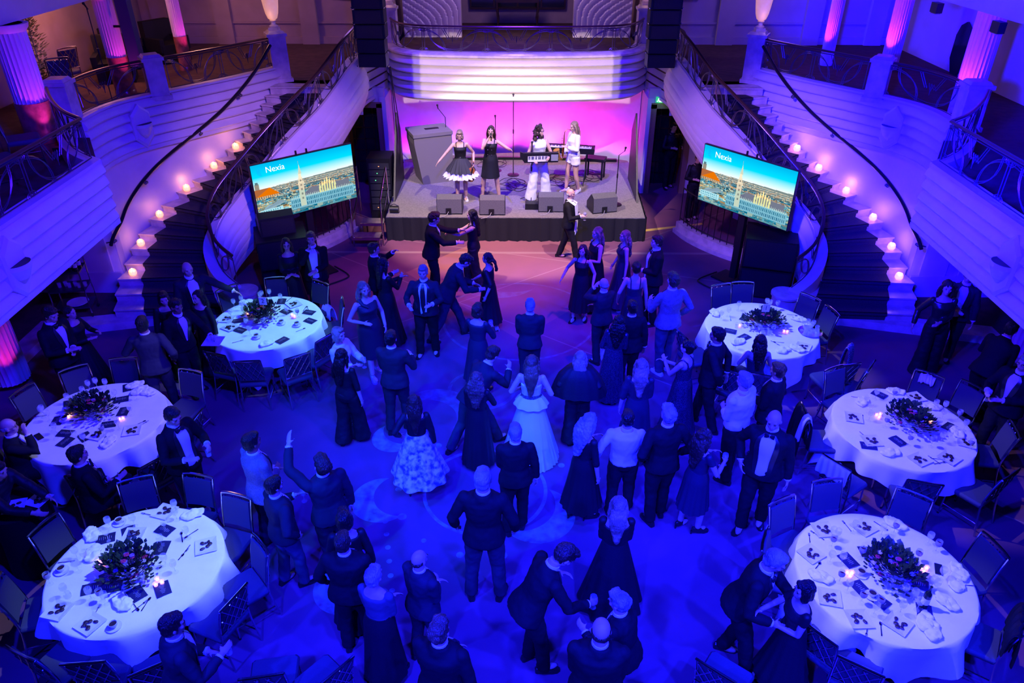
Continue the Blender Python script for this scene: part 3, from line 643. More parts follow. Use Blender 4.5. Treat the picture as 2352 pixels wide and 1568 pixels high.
def person(label, head=None, a=0, h=None, foot=None, z0=0, at_xy=None, fem=False, lean=0, side=0, hy=0, hp=0, la='down', ra='down', st=.12, sw=.1, legs=None, sit=0,
           top='suit', bottom='trousers', tm=None, bm_=None, shirt=None, tie=None, hair='short', hm=HBR, skin=SKIN, wide=1.0, hem=.06, hemr=.30, pleat=14, pamp=.04, sleeve=None, neck=.44,
           curl=(.5, .5), shoe=None, glasses=False, jopen=False, vox=.0115, twist=0, extra=None, waistr=None, seam=None):
    if foot is not None:
        fp = at(*foot, z0); 
        if h is None:
            d = ray(*head); t = fp.y/d.y; h = max(1.56, min(1.95, CAMH+d.z*t-z0))
    h = h or (1.67 if fem else 1.78)
    k = h/1.78; fw = .86 if fem else 1.0; X = V((1, 0, 0)); L = R(lean)
    if sit: Pv = V((0, 0, sit+.10)); feet = [V((-.12, .42, .07)), V((.12, .40, .07))]
    else:
        bal = -sin(L)*.22*k; Pv = V((0, bal, .975*k))
        if legs: feet = [V((x, y, .075*k+z)) for x, y, z in legs]
        else: feet = [V((-sw, -st/2, .075*k)), V((sw, st/2, .075*k))]
        for i, f_ in enumerate(feet):
            hj = V(((i*2-1)*.09*k, Pv.y, 0)); dx = ((f_.x-hj.x)**2+(f_.y-hj.y)**2)
            Pv.z = min(Pv.z, f_.z+.03*k+math.sqrt(max(.1, (.862*k)**2-dx)))
    u = V((sin(R(side)), sin(L), cos(L))).normalized(); tw = R(twist); Xs = V((cos(tw), sin(tw), 0)); Xs = (Xs-u*Xs.dot(u)).normalized(); F = u.cross(Xs)
    def sp_(t, x=0, y=0): return Pv+u*(t*k)+Xs*(x*k)+F*(y*k)
    shw = (.185 if not fem else .155)*wide**.5; SH = [sp_(.445, -shw), sp_(.445, shw)]
    hyr, hpr = R(hy), R(hp); hu = (u*cos(hpr)*.6+V((0, 0, .4))+F*sin(hpr)).normalized(); HX = (Xs*cos(hyr)-F*sin(hyr)); HX = (HX-hu*HX.dot(hu)).normalized(); HF = hu.cross(HX)
    hb = sp_(.55); HC = hb+hu*.125*k+F*.015*k; HT = HC+hu*.122*k
    # placement
    if foot is not None: loc = V((fp.x, fp.y, z0))
    elif at_xy: loc = V((at_xy[0], at_xy[1], z0))
    else:
        q = at(head[0], head[1], HT.z+z0); ar = R(a); off = V((HT.x*cos(ar)+HT.y*sin(ar), -HT.x*sin(ar)+HT.y*cos(ar), 0)); loc = V((q.x-off.x, q.y-off.y, z0))
    NP[0] += 1
    T = thing('person', label, 'person', loc, -R(a))
    RM = MX.Translation(loc) @ MX.Rotation(-R(a), 4, 'Z')
    hips = [Pv+V((-.09*k, 0, -.03*k)), Pv+V((.09*k, 0, -.03*k))]; knees = []
    for i in (0, 1):
        kn, an = bez2(hips[i], feet[i], .44*k, .425*k, V(((i*2-1)*.12, 1, .15))); knees.append(kn); feet[i] = an
    AR = []
    for i, spc in enumerate((la, ra)):
        o = V(ARM[spc] if isinstance(spc, str) else spc); sg = i*2-1; tg = SH[i]+Xs*(o.x*sg*k)+V((0, o.y*k, o.z*k)) if not isinstance(spc, str) or lean < 15 else SH[i]+Xs*(o.x*sg*k)+F*(o.y*k)+V((0, 0, o.z*k))
        el, wr = bez2(SH[i], tg, .29*k, .25*k, V((sg*.55, -.5, -.6))); AR.append((SH[i], el, wr))
    def ringat(t, rx, ry, yo=0, n=20, sq=2.0):
        out = []
        for j in range(n):
            c_, s_ = cos(2*pi*j/n), sin(2*pi*j/n); e = 2/sq
            out.append(sp_(t, rx*math.copysign(abs(c_)**e, c_), yo+ry*math.copysign(abs(s_)**e, s_)))
        return out
    W = wide
    if fem: prof = [(-.10, .09, .09, 0), (-.03, .165*W, .125*W, -.01), (.05, .155*W, .115*W, 0), (.15, .122*W, .09*W, 0), (.25, .13*W, .10*W, .005), (.34, .142*W, .12*W, .02), (.42, .148*W, .095, 0), (.455, .13, .075, -.005), (.485, .09, .065, -.005), (.50, .068, .058, -.005), (.53, .048, .05, 0), (.60, .045, .05, .01)]
    else: prof = [(-.10, .10, .09, 0), (-.03, .155*W, .115*W, 0), (.05, .15*W, .115*W, .005), (.15, .145*W, .11*W, .01), (.25, .155*W, .115*W, .005), (.35, .172*W, .12*W, .005), (.42, .178*W, .108*W, 0), (.46, .158*W, .085, -.005), (.49, .115, .075, -.005), (.51, .08, .068, -.005), (.535, .06, .06, 0), (.60, .056, .058, .01)]
    m = M(); m.rings([ringat(t, rx, ry, yo) for t, rx, ry, yo in prof])
    grips = []
    ra_ = (.046, .042, .036, .033, .026) if fem else (.056, .052, .043, .04, .031)
    for i in (0, 1):
        s0, el, wr = AR[i]; sg = i*2-1
        m.ell(s0, (.055*k*fw,)*3, 10, 6); m.tube([s0, s0.lerp(el, .5), el, el.lerp(wr, .35), wr, wr+(wr-el).normalized()*.02*k], [q*k for q in ra_]+[.026*k*fw], 10)
        d = (wr-el).normalized(); nrm = V((-sg*.75, .15, -.6)) if abs(d.z) < .8 else V((-sg, .1, 0))
        grips.append(hand(m, wr+d*.01*k, d, nrm, k*(.92 if fem else 1.0), curl[i], -1 if i == 0 else 1))
        lr = (.088, .078, .058, .056, .040) if fem else (.09, .08, .06, .058, .042)
        m.tube([hips[i], hips[i].lerp(knees[i], .5), knees[i], knees[i].lerp(feet[i], .35), feet[i]+V((0, 0, .02))], [q*k for q in lr], 12)
        m.ell(feet[i]+V((0, .045*k, -.035*k)), (.042*k, .115*k, .035*k), 10, 6)
    HR = MX((HX, HF, hu)).transposed(); hc = lambda x, y, z: HC+HR @ V((x*k, y*k, z*k)); e_ = lambda c, r: m.ell(hc(*c), tuple(q*k for q in r), 14, 9, HR)
    e_((0, -.008, .025), (.075, .094, .092)); e_((0, .022, -.045), (.056, .064, .066)); e_((0, .058, -.088), (.027, .026, .02)); e_((0, .089, -.018), (.011, .016, .026)); e_((0, .096, -.034), (.014, .012, .010))
    for sx in (-1, 1): e_((sx*.077, -.005, -.012), (.011, .020, .032)); e_((sx*.032, .078, .024), (.024, .012, .009)); e_((sx*.042, .058, -.022), (.022, .02, .02))
    e_((0, .082, -.058), (.024, .012, .012))
    body = m.build('body', skin, T); remesh(body, vox, 2)
    for sx in (-1, 1):
        q = M(); q.ell(hc(sx*.031, .084, .004), (.0085*k, .0045*k, .0048*k), 8, 5, HR); q.build('eye', EYE, T)
        q = M(); q.ell(hc(sx*.033, .088, .026), (.016*k, .005*k, .0028*k), 8, 5, HR); q.build('eyebrow', hm if hair != 'bald' else HBR, T)
    q = M(); q.ell(hc(0, .092, -.060), (.021*k, .005*k, .006*k), 8, 5, HR); q.build('mouth', LIP, T)
    # hair
    if hair != 'none':
        q = M(); H = lambda c, r: q.ell(hc(*c), tuple(z*k for z in r), 14, 9, HR); dsp = .012
        if hair == 'bald': H((0, -.045, -.01), (.081, .066, .045)); H((-.055, -.01, .005), (.028, .035, .04)); H((.055, -.01, .005), (.028, .035, .04))
        else:
            H((0, -.022, .038), (.085, .102, .094)); H((0, -.045, -.02), (.078, .07, .07))
            if hair == 'short': H((0, .03, .086), (.066, .062, .036)); H((-.066, -.005, .01), (.02, .035, .05)); H((.066, -.005, .01), (.02, .035, .05)); dsp = .016
            elif hair == 'messy': H((0, .03, .09), (.075, .06, .045)); H((0, -.06, .02), (.09, .07, .09)); dsp = .035
            elif hair == 'bob':
                for sx in (-1, 1): H((sx*.068, .0, -.04), (.03, .06, .085))
                H((0, -.06, -.05), (.085, .05, .075)); H((0, .05, .095), (.06, .045, .03)); dsp = .02
            elif hair == 'curly':
                for j in range(26): aa = j*2.4; zz = -.16+.27*(j % 9)/8; H((.10*cos(aa)*(1.1 if zz < .05 else .7), -.04+.085*sin(aa)*.8, zz), (.045, .045, .045))
                dsp = .05
            elif hair == 'updo': H((0, -.105, .055), (.055, .05, .05)); dsp = .015
            elif hair in ('long', 'wavy', 'pony'):
                wid = {'long': .085, 'wavy': .115, 'pony': .035}[hair]; LG = .46 if hair != 'pony' else .36
                rs = []
                for j in range(9):
                    tt = j/8; c_ = hc(0, -.075, -.0)+(-hu*.5+V((0, 0, -.5))).normalized()*(tt*LG*k)-F*(.045*k*min(1, tt*2.5))
                    if hair == 'pony': c_ = hc(0, -.10, .03)-F*(.09*k*sin(tt*2))+V((0, 0, -tt*LG*.8*k))
                    w2 = wid*(1+.25*sin(tt*5))*(1-.45*tt**3)*k; d2 = (.045 if hair != 'pony' else .03)*(1+.2*sin(tt*9))*k
                    rs.append([c_+HX*w2*cos(2*pi*i/14)+F*d2*sin(2*pi*i/14) for i in range(14)])
                q.rings(rs)
                if hair != 'pony':
                    for sx in (-1, 1): q.tube([hc(sx*.06, .03, .07), hc(sx*.085, .0, 0), hc(sx*.095, -.02, -.09), hc(sx*.09, -.03, -.2)], [.02*k, .026*k, .028*k, .014*k], 8)
                dsp = .022 if hair == 'long' else .04
        ho = q.build('hair', hm, T); remesh(ho, .011, 2, dsp, .035)
    if glasses:
        q = M()
        for sx in (-1, 1): q.tube([hc(sx*.032+.020*cos(j*pi/6), .098, .004+.016*sin(j*pi/6)) for j in range(12)], .0022, 4, True); q.tube([hc(sx*.052, .096, .008), hc(sx*.078, .0, .0)], .002, 4)
        q.build('glasses', BLACK, T)
    # ---- upper clothing
    tm = tm or {'suit': SUIT, 'shirt': SHIRT, 'dress': DRB, 'top': DRB, 'vest': SHIRT, 'blouse': SHIRT}.get(top, SUIT)
    def torso(m_, t0, t1, g, hemx=0, n=24):
        rows = [r for r in prof if t0 < r[0] < t1]; rs = []
        def itp(t):
            for A, B in zip(prof, prof[1:]):
                if A[0] <= t <= B[0]: f_ = (t-A[0])/(B[0]-A[0]); return [A[j]+(B[j]-A[j])*f_ for j in range(4)]
            return prof[0] if t < prof[0][0] else prof[-1]
        rows = [itp(t0)]+rows+[itp(t1)]
        for t, rx, ry, yo in rows:
            ex = hemx*max(0, (.15-t)/.25); gg = g*(.5 if t > .49 else 1)
            rs.append(ringat(t, max(rx, .15*W if t < 0 else 0)+gg+ex, max(ry, .11*W if t < 0 else 0)+gg+ex*.8, yo, n, 2.2))
        m_.rings(rs); return itp
    def sleeves(m_, g, frac=1.0, puff=0):
        for i in (0, 1):
            s0, el, wr = AR[i]; m_.ell(s0-V((0, 0, .002)), ((.056*fw+g*.8)*k,)*3, 12, 7)
            if frac >= 1: pts = [s0, s0.lerp(el, .5), el, el.lerp(wr, .5), el.lerp(wr, .93)]; rr = [.058, .057, .052, .048, .041]
            elif frac > .5: e2 = el.lerp(wr, (frac-.5)*2); pts = [s0, s0.lerp(el, .5), el, e2]; rr = [.054, .052, .048, .045]
            else: pts = [s0, s0.lerp(el, frac), s0.lerp(el, frac*2)]; rr = [.056, .056, .052]
            m_.tube(pts, [((q*fw)+g*.55+puff*(.5 if j not in (0,) else 0))*k for j, q in enumerate(rr)], 12)
    if top == 'suit':
        m = M(); torso(m, -.17, .50, .022, .05); sleeves(m, .012); m.rings([[sp_(t, r_*cos(j*pi/10), r_*.95*sin(j*pi/10)-.014) for j in range(20)] for t, r_ in ((.44, .11), (.49, .105), (.525, .088), (.537, .082))]); j = m.build('jacket', tm, T); remesh(j, .0135, 2, .022, .11)
        # shirt front, lapels, tie, collar, cuffs
        sh = shirt or SHIRT; bot = .10 if not jopen else -.05; tp = .50; ww = (.34 if jopen == 'tie' else .38) if jopen else .34
        def surf(t, th, g):
            for A, B in zip(prof, prof[1:]):
                if A[0] <= t <= B[0]: f_ = (t-A[0])/(B[0]-A[0]); q = [A[j]+(B[j]-A[j])*f_ for j in range(4)]; break
            gg = g+.022*(.5 if t > .47 else 1)+.05*.8*max(0, (.15-t)/.25)*.8
            return sp_(t, (q[1]+gg)*sin(th), q[3]+(q[2]+gg)*cos(th))
        m = M(); nr = 10; rs = []
        for i in range(nr+1):
            f_ = i/nr; t = bot+(tp-bot)*f_; hw = max(.04, ww*(.15+.85*f_ if not jopen else .7+.3*f_)); rs.append([surf(t, -hw+2*hw*jj/6, .011) for jj in range(7)]+[surf(t, hw-2*hw*jj/6, -.02) for jj in range(7)])
        m.rings(rs); m.build('shirt_front', sh, T)
        for sg in (-1, 1):
            m = M(); rs = []
            for i in range(nr+1):
                f_ = i/nr; t = bot+(tp-bot)*f_; hw = max(.04, ww*(.15+.85*f_ if not jopen else .7+.3*f_)); w2 = .10+.22*sin(pi*min(1, f_*.9+.05))
                rs.append([surf(t, sg*hw, .016), surf(t, sg*(hw+w2), .016), surf(t, sg*(hw+w2), 0), surf(t, sg*hw, 0)])
            m.rings(rs); m.build('lapel', SATIN, T)
        if tie == 'bow':
            m = M(); c_ = surf(.495, 0, .03)
            for sg in (-1, 1): m.rings([[c_+Xs*sg*x*k+u*z*k*zz+F*.012*f2_ for zz, f2_ in ((1, 1), (1, -1), (-1, -1), (-1, 1))] for x, z in ((.004, .010), (.03, .024), (.055, .026))])
            m.build('bow_tie', SATIN, T)
        elif tie:
            m = M(); m.rings([[surf(t, x, .022), surf(t, x, .004), surf(t, -x, .004), surf(t, -x, .022), surf(t, 0, .027)] for t, x in ((.49, .14), (.47, .12), (.40, .16), (.28, .20), (max(bot, .12), .20), (bot+.0, .05))]); m.build('tie', tie, T)
        m = M(); m.rings([[sp_(t, r_*cos(j*pi/8), r2*sin(j*pi/8)) for j in range(16)] for t, r_, r2 in ((.51, .076, .076), (.555, .068, .070), (.558, .060, .062), (.51, .066, .066))], False, True); m.build('shirt_collar', sh, T)
        for i in (0, 1):
            s0, el, wr = AR[i]; d = (wr-el).normalized(); m = M(); m.tube([wr-d*.035*k, wr-d*.002*k], .040*k*fw, 12); m.build('shirt_cuff', sh, T)
    elif top in ('shirt', 'blouse', 'vest'):
        m = M(); torso(m, -.02, .505, .018, .0)
        if top != 'vest': sleeves(m, .012 if top == 'shirt' else .03, .86 if sleeve == 'rolled' else 1.0)
        j = m.build(top, tm, T); remesh(j, .0135, 2, .026, .12)
        if top == 'shirt': m = M(); m.rings([[sp_(t, r_*cos(j*pi/8), r2*sin(j*pi/8)) for j in range(16)] for t, r_, r2 in ((.50, .078, .078), (.545, .068, .070), (.548, .060, .062), (.50, .066, .066))], False, True); m.build('shirt_collar', tm, T)
    elif top in ('dress', 'top'):
        m = M(); torso(m, .09 if bottom == 'skirt' else -.03, neck, .012, 0)
        if sleeve in ('long', 'elbow', 'short', 'puff', 'sheer'): sleeves(m, .008, {'long': 1.0, 'elbow': .62, 'short': .22, 'puff': .6, 'sheer': 1.0}[sleeve], .03 if sleeve == 'puff' else 0)
        j = m.build('bodice', tm, T); remesh(j, .0135, 2, .012, .1)
        if sleeve in (None, 'strap'):
            for sg in (-1, 1):
                m = M(); m.tube([sp_(neck-.02, sg*.085, .11), sp_(.475, sg*.095, .055), sp_(.50, sg*.09, 0), sp_(.46, sg*.085, -.075), sp_(neck-.04, sg*.08, -.105)], .009*k if sleeve else .012*k, 6); m.build('shoulder_strap', tm, T)
        elif sleeve == 'one':
            m = M(); m.tube([sp_(neck-.04, .02, .115), sp_(.45, .09, .08), sp_(.505, .10, 0), sp_(.44, .07, -.10)], [.035*k, .03*k, .03*k, .035*k], 8); m.build('shoulder_strap', tm, T)
    # ---- lower clothing
    if bottom == 'skirt' and not sit:
        fm = (feet[0]+feet[1])/2; wz = .14; m = M(); rs = []; N_ = 84; r0 = (waistr or .142)*W
        for i in range(15):
            f_ = i/14; zt = sp_(wz); c_ = zt.lerp(V((fm.x, fm.y-.02, hem)), f_); c_.x = zt.x+(fm.x-zt.x)*f_**1.3; c_.y = zt.y+(fm.y-zt.y)*f_**1.3
            hipw = .178*W; dr = f_*(zt.z-hem); LL = zt.z-hem; fr2 = max(0, (dr-.15)/max(.05, LL-.15)); rr = r0+(hipw-r0)*min(1, dr/.13) if dr < .15 else hipw+(hemr-hipw)*fr2**1.15
            if hemr > .3: rr = max(rr, r0+(hemr-r0)*f_**.95)
            rs.append([c_+V((cos(aa)*rr*k*(1+pamp*f_*(sin(pleat*aa)+.5*sin(pleat*.5*aa+1+f_))), sin(aa)*rr*k*(.82+.18*f_)*(1+pamp*f_*(sin(pleat*aa)+.5*sin(pleat*.5*aa+1))), 0)) for aa in [2*pi*j/N_ for j in range(N_)]])
        m.rings(rs); m.build('skirt', bm_ or tm, T, ang=60)
    elif bottom in ('trousers', 'wide', 'shorts') or sit:
        m = M(); m.rings([ringat(t, rx+.014, ry+.014, yo) for t, rx, ry, yo in [(-.12, .12*W, .10, 0)]+[r for r in prof if -.05 < r[0] < .12]])
        for i in (0, 1):
            kn, ft = knees[i], feet[i]; b5 = kn.lerp(ft, .5); end = ft+V((0, 0, -.02))
            if bottom == 'shorts': m.tube([hips[i], hips[i].lerp(kn, .28), hips[i].lerp(kn, .45)], [.112*k, .112*k, .118*k], 14)
            elif bottom == 'wide': m.tube([hips[i], hips[i].lerp(kn, .5), kn, b5, end], [.105*k, .105*k, .105*k, .12*k, .145*k], 14)
            else: m.tube([hips[i], hips[i].lerp(kn, .5), kn, b5, end], [q*k*(.5+.5*W) for q in (.108, .098, .078, .072, .070)], 14)
        nm = 'shorts' if bottom == 'shorts' else 'trousers'
        j = m.build(nm, bm_ or (tm if top == 'suit' else SUIT), T); remesh(j, .015, 2, .024, .11)
        if top == 'shirt': m = M(); m.rings([ringat(t, .16*W, .125*W, .005) for t in (.02, .05)]); m.build('belt', SHOE, T)
    # ---- shoes
    shm = shoe or SHOE
    if shm != 'none' and (hem > .03 or bottom != 'skirt'):
        for i in (0, 1):
            f_ = feet[i]; z_ = f_.z-.075*k; m = M(); tx_ = (i*2-1)*.25; c_, s_ = cos(tx_), sin(tx_); rs = []
            rise = .05 if fem and shoe not in (None,) else 0
            for y, wx, hz in [(-.085, .022, .05), (-.07, .034, .07), (-.03, .038, .075), (.03, .042, .07), (.09, .046, .05), (.14, .040, .04), (.17, .018, .028)]:
                zz = z_+rise*max(0, 1-(y+.085)/.18)
                rs.append([V((f_.x+(xx*wx*c_+y*s_)*k, f_.y+(y*c_-xx*wx*s_)*k, zz+zq*hz*k)) for xx, zq in ((-1, 0), (1, 0), (1.05, .35), (.7, .85), (0, 1), (-.7, .85), (-1.05, .35))])
            m.rings(rs)
            if rise: m.tube([(f_.x-.07*s_, f_.y-.075, z_+.05), (f_.x-.07*s_, f_.y-.08, z_)], [.018, .009], 6)
            m.build('shoe', shm, T)
    W2 = lambda v: RM @ v
    g = [(W2(p), RM.to_3x3() @ d, RM.to_3x3() @ n_, RM.to_3x3() @ s_) for p, d, n_, s_ in grips]
    return dict(T=T, L=g[0], R=g[1], sp=sp_, F=F, u=u, Xs=Xs, k=k, RM=RM, hc=hc, HR=HR, feet=feet)
# ------------------------------------------------------------------ stage
SZ = .58
t = thing('stage', 'low black-skirted stage platform with a grey carpeted top', 'stage', (0, 17.6, 0))
m = M(); m.prism([(-2.92, -1.88), (2.92, -1.88), (3.02, 1.9), (3.0, 2.1), (2.2, 2.45), (0, 2.78), (-2.2, 2.45), (-3.0, 2.1), (-3.02, 1.9)], SZ-.05, SZ)
m.build('deck', mat('stage_carpet', (.22, .19, .19), .9, noise=.25, nscale=30, bump=.3, bscale=200), t, smooth=False)
def skirt(x0, y0, x1, y1, ztop, n=120):
    m = M(); a, b = [], []
    L_ = math.hypot(x1-x0, y1-y0); nx, ny = (y1-y0)/L_, -(x1-x0)/L_
    for i in range(n+1):
        f = i/n; s_ = .02*sin(f*L_*21)+.013*sin(f*L_*47+1); g = .012*sin(f*L_*9)
        a.append((x0+(x1-x0)*f+nx*(s_*.25-.01), y0+(y1-y0)*f+ny*(s_*.25-.01), ztop)); b.append((x0+(x1-x0)*f+nx*(s_*1.3+.02), y0+(y1-y0)*f+ny*(s_*1.3+.02), .005+g*.2))
    m.strip(a, b); a2 = [V(p)-V((nx, ny, 0))*.012 for p in a]; b2 = [V(p)-V((nx, ny, 0))*.012 for p in b]; m.strip(a2, b2); return m
BCL = mat('black_stage_cloth', (.007, .007, .010), .85, bump=.3, bscale=40)
skirt(2.94, -1.89, -2.94, -1.89, SZ-.01).build('front_skirt', BCL, t); skirt(-2.94, -1.89, -3.03, 2.0, SZ-.01).build('side_skirt', BCL, t); skirt(3.03, 2.0, 2.94, -1.89, SZ-.01).build('side_skirt', BCL, t)
for s in (-1, 1):
    m = M(); pr_ = [(16.62, SZ), (18.3, SZ), (18.3, SZ+1.25), (17.9, SZ+1.75)] ; m.rings([[(s*2.84, y, z) for y, z in pr_], [(s*2.88, y, z) for y, z in pr_]])
    tag(m.build('wing_flat', BLACK, smooth=False), 'black angled masking flat on the %s edge of the stage' % ('left' if s < 0 else 'right'), 'screen')
# grey side-fill cabinet
t = thing('loudspeaker_cabinet', 'large grey covered loudspeaker cabinet at the back left of the stage', 'speaker', (-2.12, 18.25, SZ), R(22))
m = M(); m.rings([[(x, y, z) for x, z in ((-.34, 0), (.45, 0), (.45, 1.18), (-.5, 1.18), (-.5, 1.0))] for y in (-.36, .36)]); m.build('cabinet', mat('grey_cover', (.17, .15, .14), .85, bump=.3, bscale=150), t, smooth=False)
m = M(); m.box((-.025, 0, 1.22), (.99, .76, .08)); m.build('lid', mat('grey_cover', (.17, .15, .14)), t, smooth=False); m = M(); m.box((.05, .02, 1.262), (.35, .12, .01)); m.build('recessed_handle', BLACK, t, smooth=False)
# stage monitors
GREYG = mat('grey_foam_grille', (.13, .12, .13), .85, noise=.2, nscale=60, bump=.4, bscale=250)
def monitor(px, py, rz, label):
    p = at(px, py, SZ); t = thing('stage_monitor', label, 'stage monitor', (p.x, p.y+.2, SZ), rz)
    pr_ = [(-.21, .0), (.24, .0), (.24, .16), (-.02, .40), (-.19, .34)]
    m = M(); m.rings([[(x, y, z) for y, z in pr_] for x in (-.29, .29)]); m.build('cabinet', BLACK, t, smooth=False)
    m = M(); m.rings([[(x, y, z) for y, z in ((-.225, .03), (-.21, .36), (-.03, .42), (-.02, .405), (-.19, .345), (-.205, .03))] for x in (-.28, .28)]); m.build('grille_cover', GREYG, t, smooth=False)
    m = M(); m.box((-.02, -.232, .09), (.12, .02, .13)); m.build('socket_panel', BLACK, t, smooth=False); m = M(); m.tube([(-.02, -.245, .08), (-.05, -.29, .03), (-.12, -.36, .01), (-.25, -.42, .008)], .006, 5); m.build('cable', mat('grey_cable', (.35, .33, .36), .5), t)
for px, py, rz, l in [(1033, 492, 0, 'leftmost of the grey wedge monitors along the stage edge'), (1131, 494, 0, 'grey wedge stage monitor in front of the singer in the short black dress'), (1265, 487, 0, 'grey wedge stage monitor in front of the keytar player'), (1384, 489, R(14), 'turned grey wedge stage monitor at the right end of the stage')]: monitor(px, py, rz, l)
p = at(1222, 478, SZ); t = thing('pedal_box', 'small black box on the stage floor between two wedge monitors', 'box', (p.x, p.y, SZ)); M().box((0, 0, .07), (.32, .2, .14)).build('case', BLACK, t, smooth=False); M().tube([(-.17, -.08, .02), (-.32, -.1, .01)], .006, 5).build('cable', MT['grey_cable'], t)
def micstand(px, py, h, label, tripod=False, boom=None, mic=True, z=SZ, at_=None):
    p = at_ or at(px, py, z); t = thing('microphone_stand', label, 'microphone stand', p)
    if tripod:
        for i in range(3):
            a = 2*pi*i/3+.5; M().tube([(0, 0, .16), (.16*cos(a), .16*sin(a), .08), (.30*cos(a), .30*sin(a), .012)], .009, 6).build('leg', BLACK, t)
    else: M().lathe([(.15, 0), (.15, .012), (.03, .03)], n=24).build('base', BLACK, t)
    M().tube([(0, 0, .02), (0, 0, h)], .010, 8).build('pole', BLACK, t); M().tube([(0, 0, h*.55), (0, 0, h*.55+.1)], .018, 8).build('clutch', BLACK, t)
    if boom: M().tube([(0, 0, h), boom], .008, 6).build('boom_arm', BLACK, t); e = V(boom)
    else: e = V((0, 0, h))
    if mic: mm = M(); mm.tube([e+V((0, .03, -.02)), e+V((0, -.05, .07))], [.012, .017], 8); mm.ell(e+V((0, -.07, .09)), (.026, .026, .026), 10, 6); mm.build('microphone', BLACK, t)
    return t
micstand(1029, 405, 1.5, 'microphone stand with a boom behind the grey cabinet side of the violinist', boom=(-.16, -.1, 1.75))
micstand(1179, 402, 1.95, 'tall straight round-based microphone stand behind the singer')
micstand(1220, 463, 1.35, 'tripod microphone stand in front of the keytar player', tripod=True)
micstand(1413, 470, 1.18, 'round-based microphone stand with small boom near the right stage flat', boom=(.12, -.05, 1.3))
micstand(1139, 392, 1.35, 'short microphone stand mostly hidden behind the singer in the short black dress')
# stage piano on its stand
t = thing('stage_piano', 'black stage piano on an X-shaped stand at the back of the stage', 'keyboard', (1.25, 18.0, SZ), R(-9))
m = M(); m.box((0, 0, .86), (1.35, .34, .13)); m.build('case', BLACK, t, smooth=False)
m = M(); m.box((0, -.08, .93), (1.2, .14, .02)); m.build('white_keys', mat('ivory_keys', (.8, .78, .75), .3), t, smooth=False)
m = M(); 
for i in range(50):
    if i % 7 not in (2, 6): m.box((-.58+i*.0236, -.05, .946), (.011, .085, .015))
m.build('black_keys', BLACK, t, smooth=False)
for x in (-.5, .5):
    for sg in (-1, 1): M().tube([(x*.9, -.22*sg, 0), (x, .2*sg, .8)], .016, 6).build('leg', BLACK, t)
t = thing('piano_bench', 'black bench behind the saxophone player with straight legs', 'bench', (2.0, 18.35, SZ), R(-20)); M().box((0, 0, .5), (.5, .32, .07)).build('seat', BLACK, t, smooth=False)
for x in (-.21, .21):
    for y in (-.12, .12): M().box((x, y, .24), (.04, .04, .48)).build('leg', BLACK, t, smooth=False)
# LED battens at the foot of the backdrop
for i in range(5):
    x = -2.2+1.1*i; tag(M().box((x, 19.78-.03*x*x, SZ+.035), (1.0, .09, .07)).build('light_batten', BLACK, smooth=False), 'low black LED batten on the stage floor, number %s from the left of the row' % ('one', 'two', 'three', 'four', 'five')[i], 'light')
# loose cables
random.seed(3); gc = MT['grey_cable']
for px, py, l in [(1178, 425, 'loose black cable loops behind the singer'), (1285, 415, 'tangle of black cable under the stage piano'), (1350, 405, 'black cable coil beside the piano bench'), (1130, 375, 'black cable lying near the backdrop')]:
    c = at(px, py, SZ); pts = []
    for i in range(40): a = i*.5; r = .12+.10*sin(i*.7)+.08*random.random(); pts.append((c.x+r*1.6*cos(a), c.y+r*sin(a)*1.8, SZ+.008+.006*(i % 2)))
    tag(M().tube(crom(pts, 3), .006, 5).build('cable', BLACK), l+' on the stage', 'cable')
# steps and handrails at the left of the stage
t = thing('stage_steps', 'two-tread portable steps with tubular steel handrails left of the stage', 'steps', (-3.22, 16.0, 0))
for i, (y, z, wd) in enumerate([(-.18, .42, .52), (-.52, .22, .62)]):
    M().box((-.02-.1*i, y, z), (wd, .34, .04)).build('tread', mat('step_board', (.22, .17, .15), .6, noise=.3), t, smooth=False); M().box((-.02-.1*i, y-.17, z), (wd, .02, .06)).build('nosing', CHROME, t, smooth=False)
    for sx in (-1, 1): M().tube([(-.02-.1*i+sx*wd*.46, y-.1, 0), (-.02-.1*i+sx*wd*.46, y-.1, z)], .014, 6).build('leg', CHROME, t)
for x in (-.42, .25):
    M().tube(crom([(x, -.55, .02), (x, -.52, .95), (x, -.40, 1.12), (x, .35, 1.42), (x, .50, 1.38), (x, .54, .4)], 5), .019, 8).build('handrail', CHROME, t); M().tube([(x, -.53, .55), (x, .52, .95)], .015, 8).build('middle_rail', CHROME, t)
# amplifier rack
t = thing('amplifier_rack', 'black amplifier rack with small coloured lights beside the stage steps', 'rack', (-3.22, 17.3, 0)); M().box((0, 0, .75), (.56, .6, 1.5)).build('case', BLACK, t, smooth=False)
LG = mat('green_indicator', (0, .3, .05), emit=(.1, 1, .3), estr=3); LO = mat('orange_indicator', (.3, .1, .05), emit=(1, .3, .1), estr=3)
for i in range(7):
    M().box((0, -.305, .3+i*.17), (.48, .02, .14)).build('rack_unit', mat('rack_unit_face', (.03, .03, .035), .35), t, smooth=False)
    M().box((-.1+.05*(i % 4), -.32, .3+i*.17), (.02, .01, .012)).build('indicator', LG if i % 3 else LO, t, smooth=False)
p = at(900, 492, SZ); t = thing('cable_drum', 'small black cable reel on the front left corner of the stage', 'reel', (p.x+.05, p.y+.1, SZ)); M().tube([(-.1, 0, .08), (.1, 0, .08)], .08, 16).build('drum', BLACK, t); M().tube([(-.1, 0, .16), (0, 0, .21), (.1, 0, .16)], .01, 6).build('handle', BLACK, t)
